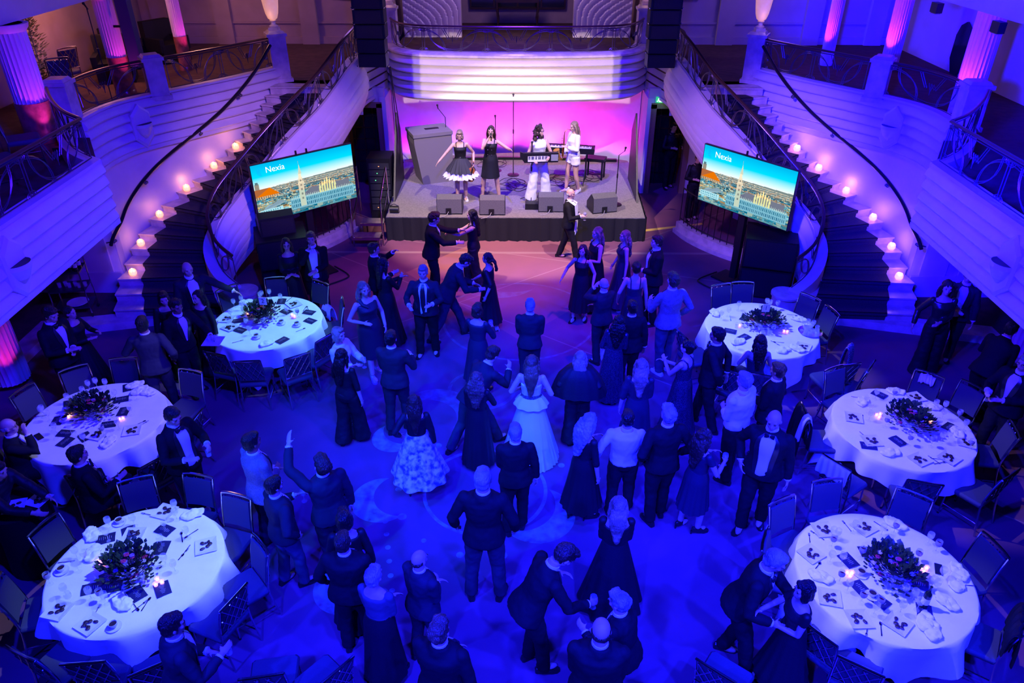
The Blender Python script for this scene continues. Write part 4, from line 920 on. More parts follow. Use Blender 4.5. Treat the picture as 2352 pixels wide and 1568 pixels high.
# hanging loudspeaker arrays
for s in (-1, 1):
    sd = 'left' if s < 0 else 'right'; x0 = s*3.14+(0.02 if s > 0 else 0)
    t = thing('line_array', 'hanging column of black loudspeaker boxes on the %s of the balcony' % sd, 'speaker', (x0, 17.2, 3.5))
    for i in range(7):
        dy = -.015*i*i*0+.0; z = .05+.295*i
        bx = thing
        c_ = M(); c_.box((0, .02, z+.13), (.60 if i < 2 else .66, .42, .275)); o = c_.build('loudspeaker_box', BLACK, t, smooth=False)
        g = M(); g.box((0, -.20, z+.13), (.56, .02, .25)); g.build('grille', GRILLE if i > 1 else BLACK, o, smooth=False)
        for sx in (-1, 1):
            b_ = M(); b_.ell((sx*.345, -.17, z+.01), (.018, .018, .018), 8, 5); b_.build('rigging_pin', CHROME, o)
    M().box((0, .02, 2.18), (.6, .5, .06)).build('fly_frame', BLACK, t, smooth=False)
    for dx in (-.2, .2): M().tube([(dx, 0, 2.2), (dx*.5, 0, 5.2)], .012, 6).build('chain', CHROME, t)
    if s < 0:
        for j, dx in enumerate((.31, .34)):
            tag(M().tube(crom([(x0+dx, 17.3, 3.5), (x0+dx+.02, 17.4, 2.9), (x0+dx+.0+.04*j, 17.6, 2.0), (x0+dx-.06, 17.8, .9), (x0+dx-.1, 17.6, .02)], 6), .011, 6).build('cable', BLACK), 'black cable %s from the left hanging loudspeakers to the floor' % ('nearer the middle' if j else 'dropping'), 'cable')
# ------------------------------------------------------------------ the two screens
W_, H_ = 288, 162
def picture():
    rg = np.random.RandomState(2); I = np.zeros((H_, W_, 3))
    yy, xx = np.mgrid[0:H_, 0:W_]; v = yy/H_; u = xx/W_
    top = np.array([.0, .42, .66]); mid = np.array([.10, .62, .80]); low = np.array([.80, .88, .86]); hz = .43-.05*u
    t_ = np.clip(v/hz, 0, 1)[..., None]
    I[:] = np.where(t_ < .5, top+(mid-top)*t_*2, mid+(low-mid)*(t_*2-1))
    land = v > hz
    far = np.array([.20, .24, .24]); I[land] = far
    for n in range(4200):                          # roofs and house fronts, larger towards the bottom
        f = rg.rand()**.8; y0 = int((.43+.57*f)*H_)-int(.05*H_*0); x0 = rg.randint(-8, W_); wd = int(3+f*20*rg.rand()); hh = int(1+f*8*rg.rand())
        c = [(.42, .62, .66), (.10, .30, .40), (.62, .36, .20), (.72, .60, .42), (.05, .16, .25), (.30, .48, .55), (.80, .70, .52)][rg.randint(7)]
        if f < .15: c = [(.62, .36, .22), (.75, .68, .55), (.25, .38, .42)][rg.randint(3)]
        y1 = max(0, y0-hh); x1 = max(0, x0); sub = I[y1:y0, x1:x0+wd]; m_ = land[y1:y0, x1:x0+wd]; sub[m_] = np.array(c)*(.25+.9*rg.rand())
    def rect(x0, y0, x1, y1, c):
        I[int(y0*H_):int(y1*H_), int(x0*W_):int(x1*W_)] = c
    def tri(px, c):
        P = np.array(px)*[W_, H_]; (x0, y0), (x1, y1), (x2, y2) = P
        d = (y1-y2)*(x0-x2)+(x2-x1)*(y0-y2); a = ((y1-y2)*(xx-x2)+(x2-x1)*(yy-y2))/d; b = ((y2-y0)*(xx-x2)+(x0-x2)*(yy-y2))/d; I[(a >= 0) & (b >= 0) & (a+b <= 1)] = c
    # church with red roof, twin tower at the left edge
    rect(.01, .33, .05, .52, (.28, .26, .22)); rect(.015, .30, .045, .34, (.12, .2, .22)); rect(.0, .52, .22, .60, (.55, .42, .28)); tri([(.0, .54), (.14, .42), (.0, .42)], (.30, .12, .06)); tri([(.0, .55), (.14, .42), (.23, .56)], (.62, .20, .06)); tri([(.0, .42), (.0, .56), (.14, .42)], (.36, .15, .08))
    for i in range(10): rect(.01+.021*i, .56, .018+.021*i, .60, (.18, .14, .12))
    # white block at lower left
    tri([(.0, .86), (.10, .72), (.26, .74)], (.36, .40, .44)); rect(.02, .80, .24, .90, (.55, .66, .68)); tri([(.04, .80), (.20, .68), (.28, .72)], (.30, .32, .36))
    for i in range(9): rect(.03+.022*i, .82, .04+.022*i, .84, (.15, .3, .36)); rect(.03+.022*i, .86, .04+.022*i, .88, (.15, .3, .36))
    # long town hall front
    rect(.32, .72, .98, .92, (.30, .44, .50)); tri([(.42, .72), (.55, .58), (.98, .72)], (.20, .17, .22)); rect(.52, .60, .94, .72, (.22, .19, .23))
    for i in range(34):
        x = .33+.019*i; rect(x, .76, x+.008, .82, (.06, .16, .22)); rect(x, .84, x+.008, .90, (.05, .13, .2)); tri([(x-.003, .74), (x+.004, .68), (x+.011, .74)], (.62, .62, .55))
    for i in range(7):
        x = .62+.026*i; hh = .50+.03*abs(i-3); rect(x, hh+.04, x+.016, .74, (.82, .66, .36)); tri([(x-.004, hh+.06), (x+.008, hh-.04), (x+.02, hh+.06)], (.85, .70, .40))
    # the tall tower with its spire
    rect(.42, .46, .475, .90, (.62, .56, .45)); rect(.428, .38, .467, .48, (.74, .66, .52)); rect(.434, .30, .461, .40, (.80, .72, .56)); tri([(.430, .31), (.447, .14), (.464, .31)], (.55, .60, .50)); rect(.4455, .09, .449, .16, (.3, .4, .42))
    for zz in (.42, .5, .58, .66, .74): rect(.438, zz, .457, zz+.035, (.28, .25, .22))
    for x in (.415, .47): tri([(x, .5), (x+.005, .40), (x+.01, .5)], (.72, .64, .5))
    I[int(.92*H_):] = I[int(.92*H_):]*.45+np.array([.02, .10, .14])
    # slanting sun shade across the lower half
    I[land & (v > .6)] *= np.array([.80, 1.0, 1.05])
    g = I.mean(2, keepdims=True); I = g+(I-g)*1.25; return np.clip(I, 0, 1)**1.1
PIC = picture()
def screen_mat():
    m = bpy.data.materials.new('screen_picture'); m.use_nodes = True; nt = m.node_tree; nt.nodes.clear()
    at_ = nt.nodes.new('ShaderNodeAttribute'); at_.attribute_name = 'pic'; e = nt.nodes.new('ShaderNodeEmission'); e.inputs[1].default_value = 1.25; o = nt.nodes.new('ShaderNodeOutputMaterial')
    nt.links.new(at_.outputs['Color'], e.inputs[0]); nt.links.new(e.outputs[0], o.inputs[0]); return m
SCM = screen_mat(); WHT = mat('screen_white', (.8, .9, .9), emit=(.75, .95, .95), estr=1.0)
def text(body, size, mt, parent, loc, rot=(pi/2, 0, 0), name='lettering', ext=.001, center=False):
    c = bpy.data.curves.new(name, 'FONT'); c.body = body; c.size = size; c.extrude = ext
    if center: c.align_x = 'CENTER'; c.align_y = 'CENTER'
    tmp = bpy.data.objects.new(name, c); col.objects.link(tmp); dg = bpy.context.evaluated_depsgraph_get(); me = bpy.data.meshes.new_from_object(tmp.evaluated_get(dg)); bpy.data.objects.remove(tmp)
    me.materials.clear(); me.materials.append(mt); o = bpy.data.objects.new(name, me); col.objects.link(o); o.parent = parent; o.location = loc; o.rotation_euler = rot; return o
def tv(A, B, zb, h, base, label):
    A, B = V(A), V(B); wd = (B-A).length; ang = math.atan2(B.y-A.y, B.x-A.x); c = (A+B)/2
    t = thing('television', label, 'television', (c.x, c.y, 0), ang)
    m = M(); m.box((0, .035, zb+h/2), (wd+.03, .06, h+.03)); m.build('bezel', BLACK, t, smooth=False)
    vs_ = [(-wd/2+wd*i/W_, .0, zb+h-h*j/H_) for j in range(H_+1) for i in range(W_+1)]; fs_ = [(j*(W_+1)+i, (j+1)*(W_+1)+i, (j+1)*(W_+1)+i+1, j*(W_+1)+i+1) for j in range(H_) for i in range(W_)]
    me = bpy.data.meshes.new('screen'); me.from_pydata(vs_, [], fs_); ca = me.color_attributes.new('pic', 'FLOAT_COLOR', 'CORNER')
    d = np.ones((W_*H_, 4, 4), 'f'); d[:, :, :3] = PIC.reshape(-1, 1, 3); ca.data.foreach_set('color', d.ravel()); me.materials.append(SCM); o = bpy.data.objects.new('screen', me); col.objects.link(o); o.parent = t
    text('Nexia', h*.145, WHT, t, (-wd/2+wd*.13, -.006, zb+h*.835), name='lettering')
    for k in range(3):
        m = M(); cx, cz = -wd/2+wd*.085, zb+h*.875
        m.tube([(cx+(.018+.022*k)*cos(a)*h*.9, -.006, cz+(.025+.02*k)*sin(a)*h) for a in [pi*.55+pi*.9*i/10+k*.2 for i in range(11)]], .006, 5); m.build('emblem', mat('logo_teal', (.0, .4, .45), emit=(.0, .38, .48), estr=1), t)
    m = M(); m.box((0, .14, base+.45+(zb-base)/2-.2), (.14, .10, zb-base+.35)); m.build('pole', BLACK, t, smooth=False); m = M(); m.box((0, .09, zb+h*.5), (.5, .05, .4)); m.build('wall_mount', BLACK, t, smooth=False)
    m = M(); m.box((0, .16, base+.02), (.75, .5, .03)); m.build('base_plate', BLACK, t, smooth=False)
    m = M(); m.tube(crom([(-.42, .16, base+.03), (-.45, -.35, base+.025), (-.3, -.5, base+.025), (.3, -.5, base+.025), (.45, -.35, base+.025), (.42, .16, base+.03)], 5), .014, 6); m.build('foot_frame', BLACK, t)
    for dx in (-.1, .12):
        m = M(); m.box((dx, .06, zb+h+.04), (.03, .03, .09)); m.build('top_bracket', BLACK, t, smooth=False)
    return t
tv((-4.86, 13.25), (-3.27, 14.62), 1.47, 1.11, 0, 'large tilted-in flat screen showing a city view on the left of the stage')
tv((3.74, 14.52), (5.06, 12.92), 1.50, 1.13, 0, 'large tilted-in flat screen showing a city view on the right of the stage')
# subwoofers
def sub(x, y, rz, label, w1=.95, d1=.85, h1=.62):
    t = thing('subwoofer', label, 'speaker', (x, y, 0), rz); M().box((0, 0, h1/2+.02), (w1, d1, h1-.03)).build('cabinet', BLACK, t, smooth=False)
    M().box((0, -d1/2-.006, h1/2+.02), (w1-.06, .012, h1-.08)).build('grille', GRILLE, t, smooth=False)
    for sx in (-1, 1): M().box((sx*(w1/2+.004), 0, h1*.6), (.012, .2, .1)).build('side_handle', BLACK, t, smooth=False)
    return t
a_ = sub(5.0, 13.42, R(-16), 'lower black subwoofer of the stack in front of the right stair'); b_ = sub(5.0, 13.42, R(-16), 'upper black subwoofer of the stack in front of the right stair'); b_.location.z = .62
sub(-4.55, 13.35, R(20), 'lower black subwoofer of the stack under the left screen'); b_ = sub(-4.55, 13.35, R(20), 'upper black subwoofer of the stack under the left screen'); b_.location.z = .62
t = thing('loudspeaker', 'black tilted loudspeaker on top of the left subwoofer stack', 'speaker', (-4.62, 13.4, 1.24), R(25)); m = M(); m.rings([[(x, y, z) for y, z in ((-.22, 0), (.2, 0), (.2, .3), (-.05, .44), (-.2, .36))] for x in (-.33, .33)]); m.build('cabinet', BLACK, t, smooth=False); M().box((0, -.225, .17), (.6, .012, .3)).build('grille', GRILLE, t, smooth=False)
# curved marble kerbs with black railings in front of the doors
for s in (-1, 1):
    sd = 'left' if s < 0 else 'right'; P = crom([(s*3.85, 16.35, 0), (s*4.05, 15.8, 0), (s*4.45, 15.2, 0), (s*4.95, 14.72, 0), (s*5.5, 14.45, 0)], 5)
    t = thing('curved_kerb', 'curved stepped marble kerb with black railing near the '+sd+' door', 'kerb', (0, 0, 0))
    M().sweep(P, [(-.16, 0), (-.16, .10), (.16, .10), (.16, 0)]).build('lower_step', MARBLE, t); M().sweep(P, [(-.09, .10), (-.09, .26), (.09, .26), (.09, .10)]).build('upper_step', MARBLE, t)
    m = M(); m.tube([p+V((0, 0, 1.05)) for p in P], .018, 6); m.tube([p+V((0, 0, .33)) for p in P], .012, 6)
    for p in resample(P, 16): m.tube([p+V((0, 0, .26)), p+V((0, 0, 1.05))], .009, 5)
    m.build('railing', BLACK, t)
m = M(); m.prism([(3.0, 16.28), (4.5, 16.72), (4.5, 16.82), (3.0, 16.40)], .001, .004); struct(m.build('trim_yellow_line', mat('yellow_strip', (.75, .52, .10), .5), smooth=False))
# exit sign
ps = at(1519, 229, 0); ys = 18.76; d = ray(1519, 229); tt = ys/d.y; t = thing('exit_sign', 'small green and white lit escape sign above the right door', 'sign', (CAMX+d.x*tt, ys, CAMH+d.z*tt))
M().box((0, 0, 0), (.26, .05, .14)).build('housing', mat('sign_green', (.0, .4, .15), emit=(.05, .8, .25), estr=.6), t, smooth=False)
m = M(); m.box((-.01, -.03, 0), (.10, .005, .10)); m.build('lit_panel', mat('sign_white', (.8, .9, .8), emit=(.85, 1, .8), estr=1.2), t, smooth=False)
m = M(); m.ell((-.075, -.03, .03), (.012, .004, .012), 8, 5); m.box((-.08, -.03, -.005), (.018, .005, .045), 0, 0, .3); m.box((-.10, -.03, -.035), (.04, .005, .01), 0, 0, .6); m.box((.08, -.03, 0), (.05, .005, .012)); m.add([(.10, -.032, .022), (.10, -.032, -.022), (.125, -.032, 0)], [(0, 1, 2)]); m.build('running_figure_and_arrow', MT['sign_white'], t, smooth=False)
point('exit_sign_glow', (t.location.x, ys-.15, t.location.z-.1), (.3, 1, .3), .5, .05)
# ------------------------------------------------------------------ banquet chairs
UPH = mat('blue_black_upholstery', (.045, .045, .065), .7, bump=.3, bscale=120)
def make_chair(label):
    t = thing('banquet_chair', label, 'chair', (0, 0, 0))
    m = M(); m.rings([[(x*w_, y*w_, z) for x, y in [(-.22, -.21), (-.2, -.23), (.2, -.23), (.22, -.21), (.23, .2), (.2, .23), (-.2, .23), (-.23, .2)]] for z, w_ in ((.42, .96), (.44, 1), (.47, 1), (.49, .93))]); m.build('seat', UPH, t)
    for sx in (-1, 1):
        M().tube([(sx*.20, .20, 0), (sx*.20, .19, .42)], .011, 6).build('leg', CHROME, t)
        M().tube(crom([(sx*.21, -.29, 0), (sx*.20, -.22, .42), (sx*.20, -.25, .7), (sx*.20, -.31, .95)], 4), .012, 6).build('leg', CHROME, t)
    m = M(); m.tube([(-.20, .20, .43), (.20, .20, .43), (.20, -.22, .43), (-.20, -.22, .43)], .011, 6, True); m.tube([(-.2, .2, .18), (-.2, -.25, .18)], .008, 5); m.tube([(.2, .2, .18), (.2, -.25, .18)], .008, 5); m.build('seat_frame', CHROME, t)
    y_ = lambda z: -.225-.085*((z-.45)/.5)**1.3 if z > .45 else -.225
    m = M(); m.rings([[(x, y_(z)+d, z) for x, d in ((-.18, .028), (0, .012), (.18, .028), (.18, .004), (0, -.010), (-.18, .004))] for z in (.56, .65, .75, .85, .92)]); m.build('backrest', UPH, t)
    m = M(); m.tube(crom([(-.20, -.315, .955), (-.1, -.325, .965), (.1, -.325, .965), (.20, -.315, .955)], 4), .015, 7)
    m.tube([(-.2, y_(.56), .56), (.2, y_(.56), .56)], .010, 6)
    for a in (-.2, -.1, 0, .1):
        for sg in (1, -1):
            p = [(sg*(a-.03+.2*f), y_(.58+.34*f)-.018, .58+.34*f) for f in [j/5 for j in range(6)]]; p = [q for q in p if abs(q[0]) < .205]
            if len(p) > 1: m.tube(p, .007, 5)
    m.build('back_lattice', CHROME, t)
    for q, px_ in enumerate((-.2, .2)): M().lathe([(.014, 0), (.014, .02)], (px_, .20, 0), 8).build('foot_cap', BLACK, t)
    return t
TB = {}
for nm, x, y, rz in [('front left', -4.02, 5.50, .62), ('middle left', -5.69, 8.04, .55), ('far left', -4.12, 10.73, .80), ('far right', 4.10, 10.59, .9), ('middle right', 5.31, 8.02, .72), ('front right', 4.02, 5.49, .78)]: TB[nm] = (x, y, rz)
CH = [None]
def chair(tb, px, py, lab, turn=0, z=0, hz=.95):
    p = at(px, py, hz+z)
    if tb in TB: x, y, _ = TB[tb]; c = V((x, y)); a = math.atan2(y-p.y, x-p.x)
    else: a = tb
    fw = V((cos(a), sin(a))); a += R(turn); q = V((p.x, p.y))+V((cos(a), sin(a)))*.31
    if tb in TB:
        dq = q-c
        if dq.length < .95: q = c+dq*.95/dq.length
    rz = a-pi/2; wh = ', %s table' % tb if tb in TB else ''
    if CH[0] is None: CH[0] = make_chair(''); r = CH[0]; r.location = (q.x, q.y, z); r.rotation_euler = (0, 0, rz); r['label'] = 'banquet chair '+lab+wh
    else: r = dup(CH[0], (q.x, q.y, z), rz, 'banquet chair '+lab+wh)
    r['group'] = 'banquet chairs'
    return r
for a in [('front left', 439, 1112, 'at the stage side rim'), ('front left', 536, 1142, 'at the upper right rim, seen side-on,', 25), ('front left', 598, 1250, 'pushed out at the right rim', 35), ('front left', 536, 1372, 'with lattice back turned to the dance floor'),
          ('front left', 132, 1216, 'with solid back at the upper left rim'), ('front left', 5, 1345, 'at the left rim by the picture edge'), ('front left', 48, 1500, 'at the lower left rim'), ('front left', 190, 1522, 'at the bottom rim'), ('front left', 348, 1532, 'at the bottom rim beside the man with the tumbler'), ('front left', 310, 1112, 'with lattice back at the top rim', 0),
          ('middle left', 50, 897, 'with solid back at the left rim'), ('middle left', 168, 846, 'with solid back at the top rim'), ('middle left', 278, 832, 'behind the standing man at the top rim'), ('middle left', 437, 852, 'empty and turned aside at the upper right rim', 30), ('middle left', 448, 960, 'behind the man with two glasses at the right rim'), ('middle left', 352, 1060, 'with lattice back at the lower right rim'), ('middle left', 190, 1085, 'under the seated dark-haired man at the lower rim', 0), ('middle left', 5, 1000, 'behind the man with glasses at the lower left rim'),
          ('far left', 520, 662, 'gripped by the bald man at the upper left rim'), ('far left', 632, 642, 'with solid back at the top rim'), ('far left', 731, 652, 'with solid back at the upper right rim'), ('far left', 787, 694, 'seen side-on at the right rim'), ('far left', 746, 775, 'with lattice back at the right near rim'), ('far left', 682, 818, 'with lattice back at the near rim right of centre'), ('far left', 566, 830, 'with lattice back at the near rim left of centre'), ('far left', 492, 812, 'holding a folded napkin at the left near rim'),
          ('far right', 1665, 662, 'with solid back at the upper left rim'), ('far right', 1706, 649, 'at the top rim in front of the subwoofer', 0), ('far right', 1862, 682, 'with solid back beside the newel drum'), ('far right', 1906, 714, 'with solid back beside the tray of glasses'), ('far right', 1950, 838, 'pulled away under the sequinned jacket', -20), ('far right', 1568, 768, 'with lattice back behind the clapping woman'), ('far right', 1677, 852, 'with lattice back at the near left rim'), ('far right', 1752, 862, 'under the bare-shouldered seated woman'), ('far right', 2000, 840, 'standing off by itself at the lower right', 10),
          ('middle right', 1957, 872, 'with solid back at the upper left rim'), ('middle right', 2132, 866, 'with a white card on its back'), ('middle right', 2238, 888, 'with solid back at the upper right rim'), ('middle right', 2330, 985, 'at the right rim by the picture edge'), ('middle right', 1922, 1062, 'with a folded napkin over its lattice back'), ('middle right', 2126, 1108, 'with lattice back at the near rim'), ('middle right', 1850, 945, 'hung with dark coats at the left rim'), ('middle right', 2322, 1090, 'at the lower right rim'),
          ('front right', 1918, 1128, 'left of two at the far rim'), ('front right', 2098, 1142, 'right of two at the far rim'), ('front right', 1832, 1168, 'seen side-on at the upper left rim', -15), ('front right', 1782, 1240, 'behind the embracing couple at the left rim', -10), ('front right', 2286, 1252, 'with solid back and shawl at the right rim'), ('front right', 1978, 1530, 'with lattice back at the near rim'), ('front right', 2345, 1420, 'draped with dark clothes'), ('front right', 1880, 1452, 'beside the short-haired woman'), ('front right', 1645, 1540, 'pulled away at the lower left', 20)]: chair(*a)
chair(R(100), 600, 1553, 'at the bottom edge, left of two beside the front left table'); chair(R(140), 772, 1540, 'at the bottom edge, right of two beside the front left table')
# chairs standing on the left gallery
for i, (x, y, a) in enumerate([(-7.55, 11.3, .6), (-8.05, 10.6, .3), (-7.35, 10.3, .9), (-8.6, 11.8, .2), (-8.9, 15.0, 2.2), (-9.3, 15.9, 2.6)]):
    dup(CH[0], (x, y, ZM), a-pi/2, 'banquet chair on the left gallery, '+['beside the nearest column', 'behind the one beside the nearest column', 'closest to the straight railing', 'against the dark corner by the column', 'by the microphone stand', 'farthest back, against the dim wall'][i], 'banquet chairs')
# ------------------------------------------------------------------ tables and cloths
def cloth(seed, rz, size=1.14):
    rg = random.Random(seed); NS = 144; Rr = .9; rows = []
    ph = [rg.random()*6.28 for _ in range(6)]
    for rr in (.001, .3, .6, .82, .885):
        rows.append([(rr*cos(2*pi*j/NS), rr*sin(2*pi*j/NS), .760+.0015*sin(9*2*pi*j/NS+ph[0])*rr) for j in range(NS)])
    ND = 12
    for i in range(ND+1):
        f = i/ND; row = []
        for j in range(NS):
            a = 2*pi*j/NS; aa = a-rz; ext = size/max(abs(cos(aa)), abs(sin(aa))); drop = min(.72, max(.2, (ext-Rr)*1.05)); crn = (ext-size)/(size*.414)
            fold = (.075*sin(9*a+ph[1]+.8*sin(3*a))+.045*sin(17*a+ph[2]+sin(2*a))+.03*sin(5*a+ph[3]))*f**.8*(1+.5*crn)
            r_ = Rr+.012*min(1, f*6)+f*(.035-.03*crn)+fold*.8+.07*crn*f*sin(3*aa*2)
            z = .757-drop*f-(.02 if i == 0 else .012)*0
            if i == 0: r_ = Rr+.004; z = .756
            row.append((r_*cos(a), r_*sin(a), z))
        rows.append(row)
    m = M(); vs_ = [p for r in rows for p in r]; fs_ = []
    for i in range(len(rows)-1):
        for j in range(NS): k = (j+1) % NS; fs_.append((i*NS+j, i*NS+k, (i+1)*NS+k, (i+1)*NS+j))
    fs_.append(tuple(range(NS))); m.add(vs_, fs_); return m
GL = mat('clear_glass', (.8, .85, .9), .04, alpha=.20, spec=1); WINE = mat('red_wine', (.05, .004, .01), .1); PORC = mat('white_porcelain', (.68, .68, .72), .2); MENU = mat('navy_card', (.012, .014, .05), .5)
INK = mat('pale_print', (.45, .45, .5), .6); CHOC = mat('dark_dessert', (.04, .015, .012), .5, noise=.4, nscale=40); STEEL = mat('cutlery_steel', (.6, .6, .62), .2, 1)
FLAME = mat('candle_glow', (1, .6, .4), emit=(1, .42, .18), estr=9); WAX = mat('tealight_wax', (.8, .6, .5), emit=(1, .35, .2), estr=1.6)
LEAF = mat('dark_foliage', (.015, .035, .02), .5); FLR = mat('red_petals', (.30, .01, .06), .6); FLV = mat('violet_petals', (.16, .07, .22), .6); FLW = mat('pale_petals', (.5, .42, .45), .6)
PR = {}
def proto(kind):
    if kind in PR: return PR[kind]
    t = thing(kind, '', kind.replace('_', ' '), (0, 0, -20)); t['_p'] = 1
    if kind == 'wine_glass' or kind == 'red_wine_glass':
        M().lathe([(.033, 0), (.033, .003), (.004, .008), (.0035, .075), (.012, .082), (.034, .11), (.038, .135), (.034, .17), (.032, .17), (.036, .135), (.032, .112), (.008, .086)], n=16, cap=False).build('glass', GL, t)
        if kind[0] == 'r': M().lathe([(.006, .086), (.030, .108), (.035, .128), (.035, .130)], n=16).build('wine', WINE, t)
    elif kind == 'tumbler': M().lathe([(.03, 0), (.036, .085), (.034, .085), (.028, .006)], n=16).build('glass', GL, t)
    elif kind == 'dessert_plate':
        m = M(); m.rings([[(x*s_, y*s_, z) for x, y in ((-1, -1), (1, -1), (1, 1), (-1, 1))] for s_, z in ((.07, 0), (.115, .012), (.113, .016), (.075, .006))]); m.build('plate', PORC, t, smooth=False)
        m = M(); rg = random.Random(4)
        for i in range(9): m.ell((.05*(rg.random()-.5)*2, .06*(rg.random()-.5)*2, .014), (.012+.018*rg.random(), .012+.018*rg.random(), .012), 8, 5)
        m.build('dessert', CHOC, t)
    elif kind == 'coffee_cup':
        M().lathe([(.02, 0), (.07, .008), (.075, .014), (.04, .008)], n=24).build('saucer', PORC, t); o = M().lathe([(.022, .01), (.038, .035), (.042, .065), (.039, .065), (.03, .03)], n=20).build('cup', PORC, t)
        M().tube([(.04, 0, .055), (.062, 0, .045), (.055, 0, .025), (.035, 0, .025)], .004, 5).build('handle', PORC, t); M().cyl((0, 0, .05), .037, .004, 16).build('coffee', CHOC, t)
    elif kind == 'menu_card':
        m = M(); m.rings([[(-.075, -.10, 0), (.0, -.10, .006), (.075, -.10, 0)]+[(.075, .10, 0), (0, .10, .006), (-.075, .10, 0)], [(-.075, -.10, .002), (.0, -.10, .009), (.075, -.10, .002)]+[(.075, .10, .002), (0, .10, .009), (-.075, .10, .002)]]); m.build('card', MENU, t, smooth=False)
        m = M()
        for i in range(7): m.box((.0, -.06+.02*i, .0105), (.03+.012*(i % 3), .003, .001))
        m.build('printed_lines', INK, t, smooth=False)
    elif kind == 'napkin':
        m = M(); m.ell((0, 0, .022), (.13, .085, .028), 20, 10); o = m.build('fold', LINEN, t); md = o.modifiers.new('s', 'SUBSURF'); md.levels = 1; md.render_levels = 1
        tx = bpy.data.textures.new('crumple', 'CLOUDS'); tx.noise_scale = .06; d_ = o.modifiers.new('d', 'DISPLACE'); d_.texture = tx; d_.strength = .07; REM.append(o)
    elif kind == 'tealight':
        M().lathe([(.022, 0), (.030, .045), (.028, .045), (.022, .01)], n=14).build('glass', GL, t); M().cyl((0, 0, .006), .019, .016, 14).build('wax', WAX, t); M().ell((0, 0, .032), (.009, .009, .013), 8, 6).build('flame', FLAME, t)
    elif kind in ('fork', 'spoon'):
        m = M(); m.rings([[(x*w_, y, z+.002) for x in (-1, 1)]+[(x*w_, y, z) for x in (1, -1)] for y, w_, z in ((-.09, .006, .002), (0, .004, .004), (.04, .003, .004))])
        if kind == 'spoon': m.ell((0, .062, .004), (.016, .026, .003), 10, 5)
        else:
            m.box((0, .045, .004), (.02, .012, .002))
            for i in range(4): m.box((-.009+.006*i, .068, .004), (.0025, .04, .002))
        m.build('handle_and_head', STEEL, t)
    elif kind == 'flower_centrepiece':
        M().lathe([(.09, 0), (.13, .06), (.12, .12), (.11, .12), (.10, .02)], n=20).build('bowl', GL, t); rg = random.Random(8); m = M()
        for i in range(620):
            a = rg.random()*6.283; el = rg.random()**.7*1.4; r_ = .10+.20*rg.random(); c_ = V((r_*1.25*cos(a)*cos(el*.8), r_*1.0*sin(a)*cos(el*.8), .07+r_*.85*sin(el)))
            d = V((cos(a)*cos(el), sin(a)*cos(el), sin(el)+.2)).normalized(); sd = fr(d)[0]; up = sd.cross(d); L_ = .05+.045*rg.random(); w_ = L_*.36
            m.add([c_, c_+d*L_*.5+sd*w_, c_+d*L_+up*.01, c_+d*L_*.5-sd*w_], [(0, 1, 2, 3)])
        for i in range(60):
            a = rg.random()*6.283; el = .2+rg.random()*1.1; L_ = .22+.10*rg.random(); e = V((L_*1.2*cos(a)*cos(el), L_*sin(a)*cos(el), .07+L_*.8*sin(el))); m.tube([(0, 0, .08), e*.6+V((0, 0, .03)), e], .0018, 3)
        m.build('foliage', LEAF, t, smooth=False)
        for i in range(30):
            a = rg.random()*6.283; el = .3+rg.random()*1.1; L_ = .19+.08*rg.random(); c_ = V((L_*1.2*cos(a)*cos(el), L_*sin(a)*cos(el), .07+L_*.8*sin(el))); q = M()
            for j in range(7):
                b = j*.9; q.ell(c_+V((.017*cos(b), .017*sin(b), .004*(j % 2))), (.016, .016, .010), 6, 4)
            q.build('flower', (FLV, FLR, FLW, FLV)[i % 4], t)
    elif kind == 'wine_bottle':
        M().lathe([(.036, 0), (.038, .01), (.038, .19), (.03, .215), (.014, .24), (.013, .30), (.015, .305), (.013, .31)], n=18).build('bottle', mat('green_bottle_glass', (.01, .02, .012), .1), t); M().cyl((0, 0, .07), .0388, .08, 18).build('paper_label', LINEN, t)
    elif kind == 'smartphone':
        M().box((0, 0, .005), (.075, .155, .009)).build('case', BLACK, t, smooth=False); M().box((0, 0, .0099), (.068, .145, .001)).build('glass', GLASSD, t, smooth=False)
    if kind == 'napkin': finalize()
    PR[kind] = t; return t
CLK = ['top rim', 'upper right rim', 'right rim', 'lower right rim', 'bottom rim', 'lower left rim', 'left rim', 'upper left rim']
DESC = {'wine_glass': 'clear wine glass', 'red_wine_glass': 'glass of red wine', 'tumbler': 'short clear tumbler', 'dessert_plate': 'square dessert plate', 'coffee_cup': 'white coffee cup', 'menu_card': 'navy menu card', 'napkin': 'crumpled white napkin', 'tealight': 'lit glass tealight', 'fork': 'steel fork', 'spoon': 'steel spoon', 'wine_bottle': 'dark wine bottle', 'smartphone': 'black smartphone', 'flower_centrepiece': 'low dark flower arrangement'}
CATG = {'wine_glass': 'glass', 'red_wine_glass': 'glass', 'tumbler': 'glass', 'dessert_plate': 'plate', 'coffee_cup': 'cup', 'menu_card': 'menu', 'tealight': 'candle', 'flower_centrepiece': 'flowers', 'smartphone': 'phone'}
def put(kind, tb, px, py, rz=None, z=.762, scale=None):
    x, y, _ = TB[tb]; p = at(px, py, z); d = V((p.x-x, p.y-y))
    if d.length > .84: d = d*.84/d.length
    ang = math.degrees(math.atan2(d.x, d.y)) % 360; sec = CLK[int((ang+22.5)//45) % 8]
    wh = 'in the middle' if kind == 'flower_centrepiece' else ('by the flowers, %s side' % sec[:-4] if d.length < .45 else 'on the '+sec)
    r = dup(proto(kind), (x+d.x, y+d.y, z), random.random()*6.28 if rz is None else rz, '%s %s, %s table' % (DESC[kind], wh, tb), {'glass': 'glasses', 'flowers': 'flowers'}.get(CATG.get(kind, kind), CATG.get(kind, kind)+'s')+' on the %s table' % tb, CATG.get(kind, kind.replace('_', ' ')), scale)
    return r
